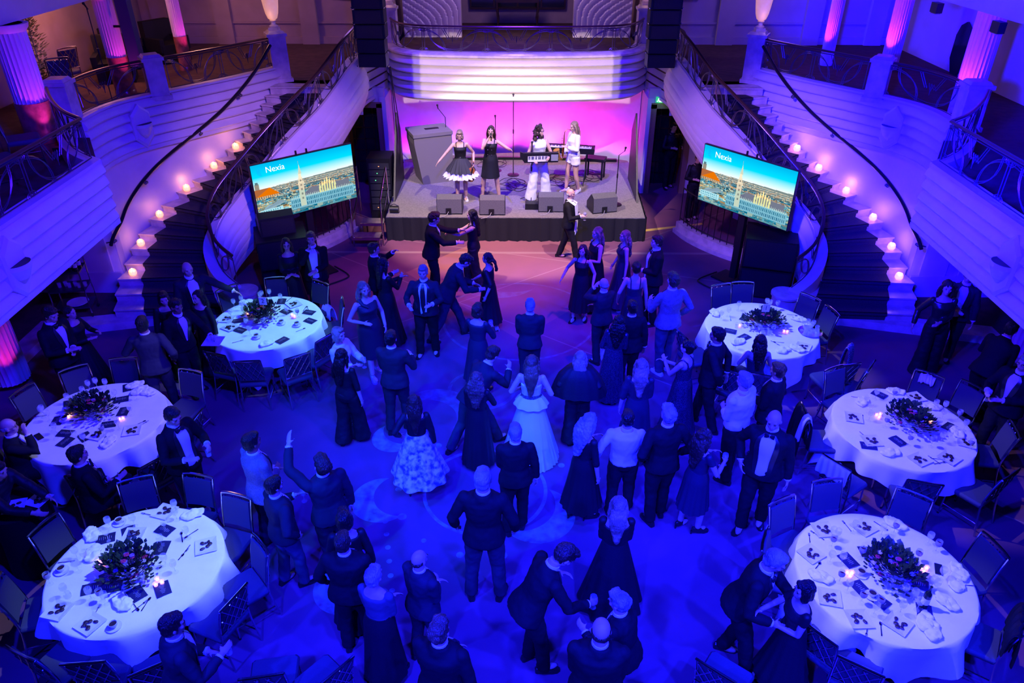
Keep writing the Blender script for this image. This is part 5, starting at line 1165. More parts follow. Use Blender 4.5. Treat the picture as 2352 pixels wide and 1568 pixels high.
random.seed(11)
for i, (nm, (x, y, rz)) in enumerate(TB.items()):
    t = thing('round_table', 'round banquet table at the %s, hidden under its white cloth' % nm, 'table', (x, y, 0), 0, None)
    M().cyl((0, 0, .725), .88, .03, 48).build('table_top', mat('plywood', (.3, .2, .12), .6), t)
    for k in range(4): a = pi/4+k*pi/2; M().tube([(.55*cos(a), .55*sin(a), 0), (.5*cos(a), .5*sin(a), .73)], .016, 8).build('leg', CHROME, t)
    o = cloth(i+1, rz).build('tablecloth', LINEN, None, loc=(x, y, 0), ang=80); tag(o, 'white linen cloth draped in folds over the %s round table' % nm, 'tablecloth')
def Z(ox, oy, pts): return [(ox+a/2.8, oy+b/2.8) for a, b in pts]
SET = {
 'front left': (0, 1008, dict(dessert_plate=[(1060, 470), (1325, 690), (580, 1190), (370, 1105), (860, 620)], menu_card=[(830, 600), (1060, 585), (1040, 700), (880, 995), (720, 950), (1045, 965), (590, 960), (690, 900), (680, 640)],
   wine_glass=[(1145, 450), (710, 575), (700, 650), (870, 560), (1070, 590), (1140, 520), (1045, 690), (500, 770), (510, 850), (430, 1010), (590, 1030), (460, 1060), (690, 1060), (1070, 815), (1130, 855), (930, 940), (1210, 640), (560, 790)], red_wine_glass=[(320, 935), (660, 1040)], coffee_cup=[(400, 850), (735, 1210), (770, 540)],
   tealight=[(640, 800), (675, 785), (665, 815), (1005, 945), (1015, 912), (1045, 930)], napkin=[(1240, 490), (600, 740), (790, 1060), (590, 620)], flower_centrepiece=[(850, 850)], fork=[(1180, 740), (600, 950), (620, 1110), (950, 485), (900, 1075)], spoon=[(1195, 720), (940, 1060), (1230, 610), (1170, 630), (870, 1075), (430, 790)])),
 'front right': (1552, 1008, dict(dessert_plate=[(950, 585), (870, 740), (1210, 570), (990, 1020), (1180, 1160), (1430, 1190)], menu_card=[(1240, 725), (1310, 1040), (1190, 960), (1410, 710), (1560, 930), (1110, 780), (1600, 1110), (1530, 870)],
   wine_glass=[(1000, 640), (1140, 600), (1320, 620), (990, 795), (1060, 805), (1620, 675), (1100, 980), (1270, 1130), (1440, 1120), (1660, 980), (1700, 900), (1550, 1100), (1030, 650), (1520, 1040), (1640, 960), (1460, 1010)], red_wine_glass=[(1400, 605), (1000, 695), (1670, 725), (1545, 785), (1190, 1055), (1050, 920), (1185, 765), (1300, 1090)], coffee_cup=[(1190, 870), (1260, 1010)],
   tealight=[(1100, 868), (1130, 870), (1118, 890), (1575, 838), (1610, 838), (1592, 862)], napkin=[(1410, 540), (1650, 1240), (1600, 1180), (930, 890), (1740, 1050), (1820, 860), (1800, 930)], flower_centrepiece=[(1380, 860)], smartphone=[(1690, 838)], wine_bottle=[(1590, 1080)], spoon=[(1320, 1220), (910, 820), (1320, 560)], fork=[(1230, 1230), (910, 620), (1100, 560), (860, 640), (1860, 940)])),
 'middle right': (1552, 520, dict(dessert_plate=[(1145, 1230), (1260, 1380), (1570, 1500), (1760, 1490), (1540, 1100), (1870, 1390)], menu_card=[(1240, 1410), (1430, 1380), (1440, 1170), (1600, 1210), (1760, 1290), (1310, 1080)],
   wine_glass=[(1240, 1200), (1215, 1150), (1280, 1110), (1710, 1240), (1850, 1310), (1700, 1390), (1745, 1380), (1720, 1190), (1680, 1300), (1660, 1180), (1240, 1250)], red_wine_glass=[(1395, 1110), (1810, 1245), (1345, 1290), (1495, 1405), (1640, 1415), (1885, 1435)],
   tealight=[(1290, 1220), (1312, 1215), (1305, 1235), (1625, 1252), (1640, 1260)], napkin=[(1410, 1055), (1380, 1460), (1200, 1130), (1650, 1165), (1810, 1330)], flower_centrepiece=[(1500, 1270)], fork=[(1105, 1230), (1660, 1500), (1210, 1345), (1460, 1120)], spoon=[(1190, 1230), (1690, 1495), (1170, 1100), (1700, 1520)])),
 'far right': (1552, 520, dict(dessert_plate=[(820, 775)], menu_card=[(440, 712), (350, 672), (447, 590)], wine_glass=[(290, 600), (400, 540), (335, 580), (580, 520), (540, 555), (600, 530), (620, 690), (360, 800)], red_wine_glass=[(648, 535)], tumbler=[(430, 640), (390, 650), (600, 700), (560, 690)],
   tealight=[(410, 645), (695, 682), (715, 684)], napkin=[(400, 745), (790, 600), (780, 790), (690, 800), (250, 560)], flower_centrepiece=[(560, 640)], fork=[(640, 750), (350, 590)], spoon=[(660, 745), (750, 570)])),
 'far left': (0, 520, dict(dessert_plate=[(1460, 597), (1890, 502), (1480, 650)], menu_card=[(1665, 475), (1810, 482), (1527, 607), (1547, 667), (1988, 552), (1995, 607), (1815, 732), (1840, 547), (1665, 537)],
   wine_glass=[(1680, 480), (1500, 520), (1810, 490), (1490, 590), (1570, 570), (1740, 450), (1610, 700), (1480, 650), (1560, 540), (1850, 570), (1700, 640), (1590, 650), (1620, 600), (1540, 490)], red_wine_glass=[(1918, 585), (1690, 470)], coffee_cup=[(1910, 637), (1650, 715), (1810, 625)],
   tealight=[(1595, 566), (1618, 566), (1880, 575), (1895, 585)], napkin=[(1720, 755), (1570, 470)], flower_centrepiece=[(1690, 590)], fork=[(1530, 740), (1960, 530), (1860, 470)], spoon=[(1980, 527), (1400, 622), (1935, 665)])),
 'middle left': (0, 520, dict(dessert_plate=[(850, 1312), (630, 1340)], menu_card=[(825, 1035), (780, 1112), (700, 1272), (795, 1190), (548, 1352), (420, 1385), (370, 1250), (460, 1130), (420, 1330)], smartphone=[(250, 1352)],
   wine_glass=[(580, 1055), (628, 1035), (690, 1045), (545, 1095), (445, 1140), (285, 1215), (880, 1115), (850, 1215), (770, 1305), (360, 1365), (365, 1330), (460, 1330), (550, 1400), (320, 1250), (280, 1225), (750, 1115), (500, 1390)], red_wine_glass=[(670, 1345)], coffee_cup=[(420, 1245)],
   tealight=[(430, 1225), (455, 1220), (445, 1235), (775, 1248), (795, 1242)], napkin=[(870, 1025), (950, 1070), (700, 1390), (900, 1060)], flower_centrepiece=[(610, 1200)], fork=[(200, 1370), (920, 1270), (840, 1300)], spoon=[(680, 1340), (900, 1265), (260, 1220)]))}
for nm, (ox, oy, d) in SET.items():
    for kind, pts in d.items():
        for a, b in pts: put(kind, nm, ox+a/2.8, oy+b/2.8, z=.764, scale=(.95, .95, .74) if kind == 'flower_centrepiece' else None)
for k in list(PR.values()):
    for c in list(k.children): c['_k'] = 1
def card(tb, num, px, py, word):
    p = at(px, py, 1.12); x, y, _ = TB[tb]; q = V((x, y-.02)); t = thing('table_number', 'small white card reading %s standing in the flowers of the %s table' % (num, tb), 'sign', (q.x, q.y, .77))
    M().tube([(0, 0, 0), (0, 0, .34)], .003, 5).build('stem', STEEL, t); m = M(); m.box((0, 0, .40), (.12, .006, .14)); m.build('card', PORC, t, smooth=False); text(num, .11, SATIN, t, (0, -.005, .40), name='numeral', center=True)
card('far left', '2', 617, 715, 'two'); card('far right', '1', 1761, 735, 'one')
# round tray with glasses on the far right table
p = at(1861, 762, .77); t = thing('serving_tray', 'round silver tray crowded with glasses on the far right table', 'tray', (p.x, p.y, .764)); M().lathe([(.16, 0), (.19, .015), (.195, .022), (.16, .008)], n=36).build('tray', CHROME, t)
random.seed(4)
for i in range(13):
    a = i*2.4; r_ = .035*math.sqrt(i)*1.25; dup(proto('tumbler' if i % 3 else 'wine_glass'), (p.x+r_*cos(a), p.y+r_*sin(a), .774), a, ('short clear tumbler' if i % 3 else 'stemmed glass')+' crowded on the round tray of the far right table', 'glasses on the round tray', 'glass')
# things laid on chairs
def drape(name, label, cat, pts_c, w_, mt, zt):
    return None
def cloth_over(chair_px, tb, label, mt, cat='jacket', hang=.5, wd=.42, z0=.97, name='jacket'):
    p = at(*chair_px, .95); x, y = TB[tb][:2]; a = math.atan2(y-p.y, x-p.x); fw = V((cos(a), sin(a), 0)); sd = V((-sin(a), cos(a), 0)); c = V((p.x, p.y, z0)); rs = []; n = 18
    prof_ = [(.055, -hang*.8), (.05, -hang*.4), (.035, -.05), (0, .022), (-.045, -.03), (-.06, -hang*.45), (-.075, -hang)]
    m = M(); vs_ = []
    for q, (o_, z_) in enumerate(prof_):
        for j in range(n+1):
            f = j/n-.5; wv = .014*sin(j*1.7+q); vs_.append(c+fw*(o_+wv)+sd*(f*wd*(1+.15*abs(z_)))+V((0, 0, z_+.01*sin(j*1.1)-abs(f)*.06)))
    fs_ = [(i*(n+1)+j, i*(n+1)+j+1, (i+1)*(n+1)+j+1, (i+1)*(n+1)+j) for i in range(len(prof_)-1) for j in range(n)]
    m.add(vs_, fs_); o = m.build(name, mt, ang=80); md = o.modifiers.new('t', 'SOLIDIFY'); md.thickness = .012; md = o.modifiers.new('s', 'SUBSURF'); md.levels = md.render_levels = 1; REM.append(o); return tag(o, label, cat)
SEQ = mat('silver_sequins', (.5, .5, .55), .25, .7, noise=.9, nscale=120)
cloth_over((1950, 800), 'far right', 'silver sequinned jacket hung over the pulled-away chair near the far right table', SEQ, hang=.72, wd=.22, z0=1.02)
cloth_over((1850, 945), 'middle right', 'black coat hung over the chair left of the middle right table', DRB, 'coat', .62, .5, name='coat'); cloth_over((1856, 960), 'middle right', 'pale scarf lying over the black coat on the chair', SHIRT, 'scarf', .42, .12, 1.0, 'scarf')
cloth_over((1922, 1062), 'middle right', 'white napkin folded over the lattice chair back at the left of the middle right table', LINEN, 'napkin', .24, .40, name='napkin')
cloth_over((2132, 862), 'middle right', 'white card sheet laid over the chair back behind the middle right table', LINEN, 'paper', .16, .2, name='paper_sheet'); cloth_over((2345, 1420), 'front right', 'dark shawl over the chair at the lower right picture edge', DRB, 'shawl', .45, .5, name='shawl')
cloth_over((746, 660), 'far left', 'pale jacket bundled on the chair at the upper right of the far left table', LINEN, 'jacket', .3, .25, .6)
# service trolley
t = thing('service_trolley', 'dark metal service trolley under the left gallery with bottles on top', 'trolley', (-8.15, 12.05, .156), R(12))
for z in (.2, .55, .9): M().box((0, 0, z), (.62, .42, .03)).build('shelf', mat('trolley_shelf', (.06, .06, .07), .3, .5), t, smooth=False)
for sx in (-1, 1):
    for sy in (-1, 1): M().tube([(sx*.3, sy*.2, .05), (sx*.3, sy*.2, .98)], .012, 6).build('post', CHROME, t); M().ell((sx*.3, sy*.2, .04), (.02, .04, .04), 8, 6).build('castor', BLACK, t)
random.seed(9)
for i in range(11): dup(proto('wine_bottle'), (-8.32+.11*(i % 5)+.02*random.random(), 11.97+.11*(i//5), 1.075), i, 'dark wine bottle standing on the top shelf of the service trolley', 'bottles on the service trolley', 'bottle')
for i in range(6): dup(proto('tumbler'), (-8.3+.09*i, 12.0+.05*(i % 2), .722), i, 'short clear tumbler on the middle shelf of the service trolley', 'glasses on the service trolley', 'glass')
tag(M().lathe([(.14, 0), (.19, .02), (.185, .025), (.13, .01)], (-8.1, 12.05, .373), 28).build('serving_dish', PORC), 'round white dish on the bottom shelf of the service trolley', 'dish')
# gallery fittings at the left
t = micstand(0, 0, 1.8, 'tall dark microphone stand behind the railing of the left gallery', at_=V((-8.0, 15.0, ZM)))
t = thing('column_speaker', 'tall slim dark loudspeaker hung beside the middle left gallery column', 'speaker', (-7.72, 15.85, ZM+1.35)); M().box((0, 0, 0), (.24, .2, 1.5)).build('cabinet', mat('slate_grille', (.06, .06, .09), .7), t, smooth=False); M().box((-.2, 0, 0), (.2, .04, .04)).build('bracket', BLACK, t, smooth=False)
for i, (x, y) in enumerate([(-8.9, 17.2), (-8.6, 19.3), (-9.3, 18.6)]):
    t = thing('armchair', 'dark upholstered armchair in the dim back of the gallery, '+['nearest', 'beside the far column', 'deepest in the corner', 'on the right side'][i], 'armchair', (x, y, ZM), R(20+40*i))
    M().box((0, 0, .215), (.75, .7, .43)).build('seat', DRB, t); M().box((0, .3, .6), (.75, .18, .65)).build('backrest', DRB, t)
    for sx in (-1, 1): M().box((sx*.36, 0, .42), (.12, .68, .3)).build('armrest', DRB, t)
# plant beside the left column of the gallery
t = thing('potted_plant', 'pale flowering plant in an orange pot behind the nearest left column', 'plant', (-9.6, 15.6, ZM)); M().lathe([(.14, 0), (.2, .4), (.18, .4), (.12, .05)], n=18).build('pot', mat('orange_pot', (.45, .16, .05), .5), t)
m = M(); random.seed(6)
for i in range(520):
    a = random.random()*6.28; z = .4+1.2*random.random(); r_ = .20*sin(pi*min(1, (z-.3)/1.4))*random.random()**.4+.02; d = V((cos(a), sin(a), .5)).normalized(); sd = fr(d)[0]; c_ = V((r_*cos(a), r_*sin(a), z)); m.add([c_, c_+d*.05+sd*.03, c_+d*.11, c_+d*.05-sd*.03], [(0, 1, 2, 3)])
m.tube([(0, 0, .3), (.02, 0, 1.6)], .015, 6); m.build('foliage', mat('pale_leaves', (.35, .38, .16), .5), t, smooth=False)
# ------------------------------------------------------------------ stair candles
def stair_candle(s, k, fr_, label):
    o_, i_ = V((ON[k].x, ON[k].y)), V(IN[k]); d_ = (o_-i_).normalized(); f_ = V((-d_.y, d_.x)); q = o_+d_*fr_ + f_*.13 if fr_ > 0 else i_+d_*fr_+f_*.13
    z = .15+RZ*(k+1); t = thing('stair_candle', label, 'candle', (s*q.x, q.y, z))
    gm = mat('crackled_glass', (1, .75, .5), .2, emit=(1, .42, .14), estr=.9, alpha=.6)
    m = M(); m.lathe([(.05, 0), (.075, .04), (.07, .10), (.05, .125), (.045, .125), (.06, .09), (.055, .02)], n=9); m.build('glass_bowl', gm, t, smooth=False)
    for j in range(3): a = j*2.1; M().ell((.03*cos(a), .03*sin(a), .09+.02*(j % 2)), (.018, .018, .028), 8, 6).build('flame', FLAME, t)
    point('candle_light', (s*q.x, q.y, z+.22), (1, .42, .14), 1.1, .05)
for s in (-1, 1):
    sd = 'left' if s < 0 else 'right'
    for j, k in enumerate((2, 4, 6, 8, 10, 12)):
        stair_candle(s, k, .20, 'glowing glass candle bowl on the outer edge of the %s staircase, %s from the bottom' % (sd, ('first', 'second', 'third', 'fourth', 'fifth', 'sixth')[j]))
    stair_candle(s, 3, -.13, 'glowing glass candle bowl on the inner edge low on the %s staircase' % sd)
# ------------------------------------------------------------------ who is in the hall
def hold(kind, g, label, off=0, cat='glass', group=None, rz=0, dz=0):
    p, d, n_, s_ = g; q = p+V((0, 0, -.09+dz))+d*off
    return dup(proto(kind), q, rz, label, group, cat)
def flatitem(g, build, label, cat, name):
    pass
Pn = person; FE = dict(fem=True)
GOWN = dict(fem=True, top='dress', bottom='skirt')
# --- the four performers
a = Pn('blonde violinist in black top, silver belt and black-and-white tutu skirt on stage', head=(1055, 300), a=178, h=1.70, z0=SZ, fem=True, top='dress', bottom='skirt', hair='bob', hm=HBL, sleeve='strap', neck=.40, la=(.16, .10, -.40), ra=(.36, .20, -.36), hem=.74, hemr=.34, pleat=17, pamp=.10, bm_=mat('black_tulle', (.03, .03, .03), .8), shoe=mat('white_leather', (.75, .75, .75), .35), sw=.09, hp=14, hy=8, vox=.010, waistr=.125)
m = M(); rs = []
for i in range(9):
    f = i/8; z = .93-.27*f; c_ = V((0, 0, z)); rr = .17+.20*f**.8; rs.append([c_+V((cos(q)*rr*(1+.10*f*sin(23*q)), sin(q)*rr*.9*(1+.10*f*sin(23*q)), .012*sin(19*q)*f)) for q in [2*pi*j/110 for j in range(110)]])
m = M(); m.rings([[p+V((0, 0, -.05))-V((p.x, p.y, 0))*(-.06) for p in r] for r in rs[3:]]); m.build('white_tutu_layer', mat('white_tulle', (.85, .82, .84), .8), a['T'])
m = M(); m.rings([[a['sp'](t, .136*cos(q*pi/10), .106*sin(q*pi/10)) for q in range(20)] for t in (.12, .17)]); m.build('belt', mat('silver_sequins', (.5, .5, .55)), a['T'])
def violin(g):
    p, d, n_, s_ = g; t = thing('violin', 'orange-brown violin hanging from the violinist\'s hand', 'violin', p+V((0, 0, -.02))); wd_ = mat('violin_varnish', (.40, .12, .03), .25)
    m = M(); rs = []
    for z, w_ in [(-.36, .04), (-.35, .08), (-.30, .10), (-.25, .085), (-.21, .06), (-.17, .058), (-.12, .075), (-.08, .075), (-.05, .05), (-.04, .03)]: rs.append([(x*w_, y, z) for x, y in ((-1, -.018), (-.6, -.026), (.6, -.026), (1, -.018), (1, .018), (.6, .024), (-.6, .024), (-1, .018))])
    m.rings(rs); m.build('body', wd_, t); M().tube([(0, -.015, -.06), (0, -.01, .09)], .011, 6).build('neck', BLACK, t); M().ell((0, 0, .10), (.012, .02, .02), 8, 6).build('scroll', wd_, t); M().box((0, -.035, -.16), (.03, .01, .24)).build('fingerboard', BLACK, t, smooth=False); t.rotation_euler = (0, .25, .3)
    b = tag(M().tube([(0, 0, -.12), (.04, -.02, .5)], .004, 5).build('violin_bow', wd_, loc=p+V((-.03, -.03, 0))), 'slim violin bow held upright beside the violin', 'bow')
violin(a['L'])
b = Pn('dark-haired singer in short black double-breasted dress holding a microphone to her mouth', head=(1128, 289), foot=None, a=186, h=1.76, z0=SZ, fem=True, top='dress', bottom='skirt', hair='long', hm=HBR, sleeve='strap', neck=.41, ra='drink', la=(.34, .28, -.08), hem=.56, hemr=.225, pleat=5, pamp=.01, sw=.2, st=.05, shoe=mat('gold_leather', (.35, .2, .08), .3, .4), side=-3, vox=.010, curl=(.1, 1.3), seam=1)
m = M()
for i in range(3):
    for sx in (-1, 1): p_ = b['sp'](.28-.12*i, sx*.045, .145-.012*i); m.ell(p_, (.012, .006, .012), 8, 5)
m.build('button_row', STEEL, b['T'])
p, d, n_, s_ = b['R']; q = tag(M().tube([p+V((0, .06, -.12)), p+V((0, .0, .01)), p+V((0, -.0, .03)), p+V((0, .02, .07))], [.012, .016, .028, .02], 8).build('handheld_microphone', BLACK), 'handheld microphone at the singer\'s mouth', 'microphone')
c = Pn('keytar player with dark curly hair in a white vest and flared white trousers', head=(1240, 289), a=172, h=1.78, z0=SZ, fem=True, top='vest', bottom='wide', bm_=SHIRT, hair='curly', hm=HBR, la=(.02, .30, -.28), ra=(.02, .26, -.34), sw=.19, st=.06, shoe=mat('white_leather', (.75, .75, .75)), hy=-45, vox=.010)
c_ = c['RM'] @ V((0, .27, 1.12)); t = thing('keytar', 'black keytar with white keys slung in front of the curly-haired player', 'keytar', c_, R(-172+180))
M().box((0, 0, 0), (.78, .09, .22)).build('body', BLACK, t, smooth=False); M().box((-.08, -.055, -.02), (.46, .02, .12)).build('white_keys', MT['ivory_keys'], t, smooth=False); m = M()
for i in range(20):
    if i % 7 not in (2, 6): m.box((-.29+i*.022, -.068, .01), (.011, .012, .07))
m.build('black_keys', BLACK, t, smooth=False); M().box((.30, -.055, 0), (.16, .02, .14)).build('control_panel', mat('panel_grey', (.25, .25, .28), .4), t, smooth=False); M().rings([[(-.39, y, z) for y, z in ((-.04, -.1), (-.04, .1), (.04, .1), (.04, -.1))], [(-.48, y, z) for y, z in ((-.03, .02), (-.03, .14), (.03, .14), (.03, .02))]]).build('neck', BLACK, t); t.rotation_euler.y = .02
e = Pn('blonde saxophone player in white blouse, white shorts and white trainers', head=(1317, 279), a=-118, h=1.74, z0=SZ, fem=True, top='blouse', bottom='shorts', bm_=SHIRT, hair='long', hm=HBL, la=(-.08, .24, -.22), ra=(-.06, .24, -.42), sw=.10, st=.22, shoe=mat('white_leather', (.75, .75, .75)), hp=8, vox=.010)
t = thing('saxophone', 'golden saxophone played by the blonde woman in white', 'saxophone', (0, 0, 0)); br = mat('brass', (.75, .42, .10), .2, 1); L_ = lambda x, y, z: e['RM'] @ V((x, y, z))
M().tube([L_(0, .13, 1.53), L_(0, .20, 1.56), L_(0, .27, 1.50), L_(0, .28, 1.40), L_(.02, .27, 1.15), L_(.04, .28, .92)], [.008, .010, .013, .016, .022, .028], 10).build('body', br, t)
M().tube([L_(.04, .28, .92), L_(.04, .32, .85), L_(.04, .38, .88), L_(.04, .42, 1.0), L_(.04, .46, 1.10)], [.028, .034, .04, .052, .078], 12).build('bell', br, t); m = M()
for i in range(7): m.tube([L_(.04, .30, 1.35-.06*i), L_(.045, .315, 1.35-.06*i)], .012, 8)
m.build('key', br, t); M().tube([L_(0, .10, 1.52), L_(0, .14, 1.535)], .011, 8).build('mouthpiece', BLACK, t)
f = Pn('bald man in dark suit and long white fringed scarf walking past the stage', head=(1327, 428), foot=(1303, 594), a=105, st=.42, sw=.06, hair='bald', hm=HGR, la=(-.05, .22, -.30), ra='hold', glasses=False, tie=None)
m = M()
for sx, y0 in ((.06, 0), (-.06, .03)): m.tube([f['sp'](.50, sx*.7, -.08), f['sp'](.53, sx*1.2, 0), f['sp'](.45, sx*1.2, .15), f['sp'](.25, sx, .175), f['sp'](.0, sx, .18), f['sp'](-.18, sx, .17)], [.03, .035, .05, .055, .06, .065], 8, flat=.3)
m.build('scarf', LINEN, f['T']); m = M()
for i in range(16): x = -.12+.016*i; m.tube([f['sp'](-.17, x, .175), f['sp'](-.26, x, .18)], .004, 3)
m.build('scarf_fringe', LINEN, f['T']); hold('red_wine_glass', f['R'], 'red wine glass carried by the bald man with the white scarf')
# --- couples and guests on the dance floor, from the stage towards the camera
Pn('brown-haired man in dark suit holding both hands of the woman dancing by the stage', head=(1001, 487), a=88, h=1.80, lean=6, la='fwd', ra=(-.02, .46, -.20), hair='messy', hp=10, bottom='trousers')
Pn('long-haired woman in dark sleeveless dress reaching out to her dance partner by the stage', head=(1083, 481), a=-84, h=1.70, fem=True, top='dress', bottom='wide', bm_=DRB, sleeve='strap', hair='long', hm=HBK, la=(-.0, .50, -.10), ra=(-.02, .48, -.22), st=.3)
Pn('grey-templed man in tuxedo raising his hand at the left of the dance floor', head=(858, 557), a=75, h=1.71, hair='short', hm=HBR, la=(-.02, .36, .05), ra='hold', tie='bow', glasses=True)
Pn('black-haired woman clapping beside the grey-templed man at the left', head=(880, 592), a=50, h=1.68, fem=True, top='top', sleeve='long', bottom='skirt', hair='long', hm=HBK, la='clap', ra='clap')
Pn('man in grey suit bowing forward to dance, holding a woman by the hand', head=(1082, 588), a=78, h=1.82, lean=28, tm=SUITN, bm_=SUITG, la=(-.02, .30, -.35), ra=(-.02, .34, -.30), hair='messy', hm=HBR, legs=[(-.1, .22, 0), (.1, -.42, 0)], hp=30)
Pn('woman in long black dress with flying ponytail dancing beside the bowing man', head=(1133, 582), foot=(1125, 752), a=-75, fem=True, top='dress', bottom='skirt', sleeve='elbow', hair='pony', hm=HBR, ra=(.02, .36, -.38), la=(.22, -.06, -.40), hem=.16, hemr=.27, shoe=SILV, st=.25, side=-4)
g_ = Pn('white-haired man in blue suit and dark tie facing the camera with open hands', head=(976, 607), foot=(985, 812), a=184, hm=HGR, tm=SUITN, tie=SATIN, la=(-.02, .30, -.22), ra=(.02, .30, -.26), sw=.13, wide=1.12, jopen='tie', bm_=SUIT, curl=(.8, .8))
Pn('blonde woman in blue one-shoulder cocktail dress and silver shoes, left on the dance floor', head=(873, 643), foot=(862, 860), a=140, fem=True, top='dress', bottom='skirt', tm=DRN, sleeve='one', hair='long', hm=HBL, la=(.02, .22, -.40), ra=(.0, .16, -.25), hem=.42, hemr=.20, pamp=.01, shoe=SILV, wide=1.15, st=.2, side=3)
h_ = Pn('man in dark suit with a lanyard sipping a drink below the left screen', head=(712, 533), a=168, h=1.80, la='belly', ra='drink', tie=None, hm=HLB, jopen=True); hold('tumbler', h_['R'], 'tumbler raised by the man with the lanyard')
Pn('woman with long dark hair and glasses clasping her hands below the left screen', head=(655, 548), a=160, h=1.68, fem=True, top='top', sleeve='long', bottom='skirt', hair='long', hm=HBR, la='belly', ra='belly', glasses=True)
Pn('bald man in open blue jacket leaning his hand on a chair near the left stair', head=(427, 603), a=140, h=1.80, hair='none', tm=SUITN, la=(.42, .30, -.30), ra='down', jopen=True, wide=1.15, lean=8)
Pn('dark-haired woman standing half hidden behind the waiter by the left stair foot', head=(450, 668), a=200, h=1.55, fem=True, top='top', sleeve='long', bottom='skirt', hair='long', hm=HBK)
Pn('dark-haired person bending behind the waiter at the far left table', head=(372, 672), a=150, h=1.66, fem=True, top='top', sleeve='long', bottom='wide', hair='bob', hm=HBK, lean=15)
j_ = Pn('curly-haired waiter in dark jacket balancing a white plate of glasses', head=(402, 688), a=125, h=1.76, la=(.06, .36, -.30), ra='down', hair='messy', hm=HBK, lean=10, skin=SKIND, curl=(.1, .5))
k_ = Pn('waiter seen from behind in dark grey jacket carrying plates in his left hand', head=(322, 727), a=-12, h=1.80, tm=SUITG, la=(.16, .28, -.30), ra='hip', hair='short', hm=HBK, skin=SKIND, st=.25)
for g0, lb, n0 in ((j_['L'], 'white plate carried by the curly-haired waiter', 3), (k_['L'], 'white plate in the left hand of the waiter seen from behind', 0)):
    p = g0[0]+g0[1]*.06; tag(M().rings([[(x*s2, y*s2, z) for x, y in ((-1, -1), (1, -1), (1, 1), (-1, 1))] for s2, z in ((.09, 0), (.14, .015), (.138, .02), (.09, .006))]).build('serving_plate', PORC, loc=p+V((0, 0, .01)), smooth=False), lb, 'plate')
    for i in range(n0): dup(proto('tumbler'), p+V((-.05+.05*i, .02*(i % 2), .025)), 0, 'small glass standing on the plate of the curly-haired waiter', 'glasses on the waiter\'s plate', 'glass')
q_ = Pn('man in tuxedo looking down at his phone at the far left, beside a seated guest', head=(116, 706), a=105, h=1.88, la='belly', ra=(-.08, .26, -.26), hair='short', hm=HBR, hp=20, tie='bow')
dup(proto('smartphone'), q_['R'][0]+V((0, 0, .0)), .4, 'phone in the hand of the man at the far left', None, 'phone')
Pn('woman in dark pleated dress just behind the man with the phone at the far left', head=(156, 704), a=95, h=1.55, fem=True, top='dress', bottom='skirt', sleeve='long', hair='updo', hm=HBK, la='hold', ra='hold', pleat=22, pamp=.05, hemr=.36)
r_ = Pn('platinum blonde woman in a white blouse holding a glass beside the far left table', head=(776, 752), a=115, h=1.66, fem=True, top='blouse', bottom='trousers', hair='bob', hm=HBL, la='hold', ra='belly'); hold('wine_glass', r_['L'], 'wine glass held by the platinum blonde woman in white')
Pn('woman with long black hair in black top and wide trousers seen from behind', head=(787, 798), foot=(812, 1012), a=22, fem=True, top='top', sleeve='elbow', bottom='wide', bm_=DRB, hair='long', hm=HBK, la='hold', ra='down', st=.2)
Pn('balding man in dark suit seen from behind at the left of the dance floor', head=(913, 758), foot=(918, 985), a=12, hair='short', hm=HBK, la='belly', ra='hold', st=.2, tm=SUITN)
s_ = Pn('woman in dark knitted dress with chin-length hair holding a glass, seen from behind', head=(1096, 697), a=22, h=1.65, fem=True, top='dress', sleeve='long', bottom='skirt', hair='bob', hm=HBR, ra='hold', la='hold', tm=DRN, hem=.3, hemr=.26); hold('wine_glass', s_['R'], 'wine glass held by the woman with chin-length hair')
Pn('grey-haired man in navy suit standing with his back to the camera mid floor', head=(1213, 685), foot=(1215, 888), a=2, hm=HGR, tm=SUITN, la='belly', ra='belly', sw=.09)
Pn('man in dark suit crouching forward with his hand at his chin', head=(1140, 795), a=48, h=1.80, lean=34, la=(-.02, .22, -.26), ra=(-.08, .34, -.10), tm=SUITN, bm_=SUITG, legs=[(-.14, -.45, 0), (.12, .25, 0)], hm=HBR, hp=12)
Pn('woman with long wavy light brown hair in a dark gown seen from behind', head=(1112, 853), foot=(1100, 1062), a=8, **GOWN, sleeve='elbow', hair='wavy', hm=HLB, la='belly', ra='hold', hemr=.27)
w_ = Pn('woman in white pleated gown with jewelled waist and long hair seen from behind', head=(1222, 815), a=6, h=1.74, fem=True, top='dress', sleeve='strap', neck=.36, bottom='skirt', tm=DRW, hair='long', hm=HLB, la=(.06, .20, -.36), ra=(.06, .2, -.36), pleat=38, pamp=.035, hem=.015, hemr=.42, waistr=.13)
m = M(); m.rings([[w_['sp'](t, (.138+e2)*cos(q*pi/12), (.108+e2)*sin(q*pi/12)) for q in range(24)] for t, e2 in ((.13, .0), (.16, .006), (.19, 0))]); m.build('jewelled_belt', mat('silver_sequins', (.5, .5, .55)), w_['T'])
m = M(); m.rings([[w_['sp'](t, e2*cos(q*pi/24)*(1+.05*sin(q*1.3)), e2*.82*sin(q*pi/24)*(1+.05*sin(q*1.3))) for q in range(48)] for t, e2 in ((.14, .150), (.08, .20), (.00, .245), (-.01, .24), (.07, .19), (.13, .145))], False); m.build('peplum', DRW, w_['T'])
FLO = mat('floral_cotton', (.75, .72, .80), .6, noise=.9, nscale=14, col2=(.05, .06, .25))
Pn('woman in black jacket and white-and-blue floral skirt with sneakers, back to the camera', head=(960, 905), foot=(968, 1122), a=-4, fem=True, top='top', sleeve='long', tm=DRB, bottom='skirt', bm_=FLO, hair='long', hm=HBR, la='hip', ra='down', hem=.28, hemr=.42, pleat=9, pamp=.06, shoe=SUITN, sw=.16)
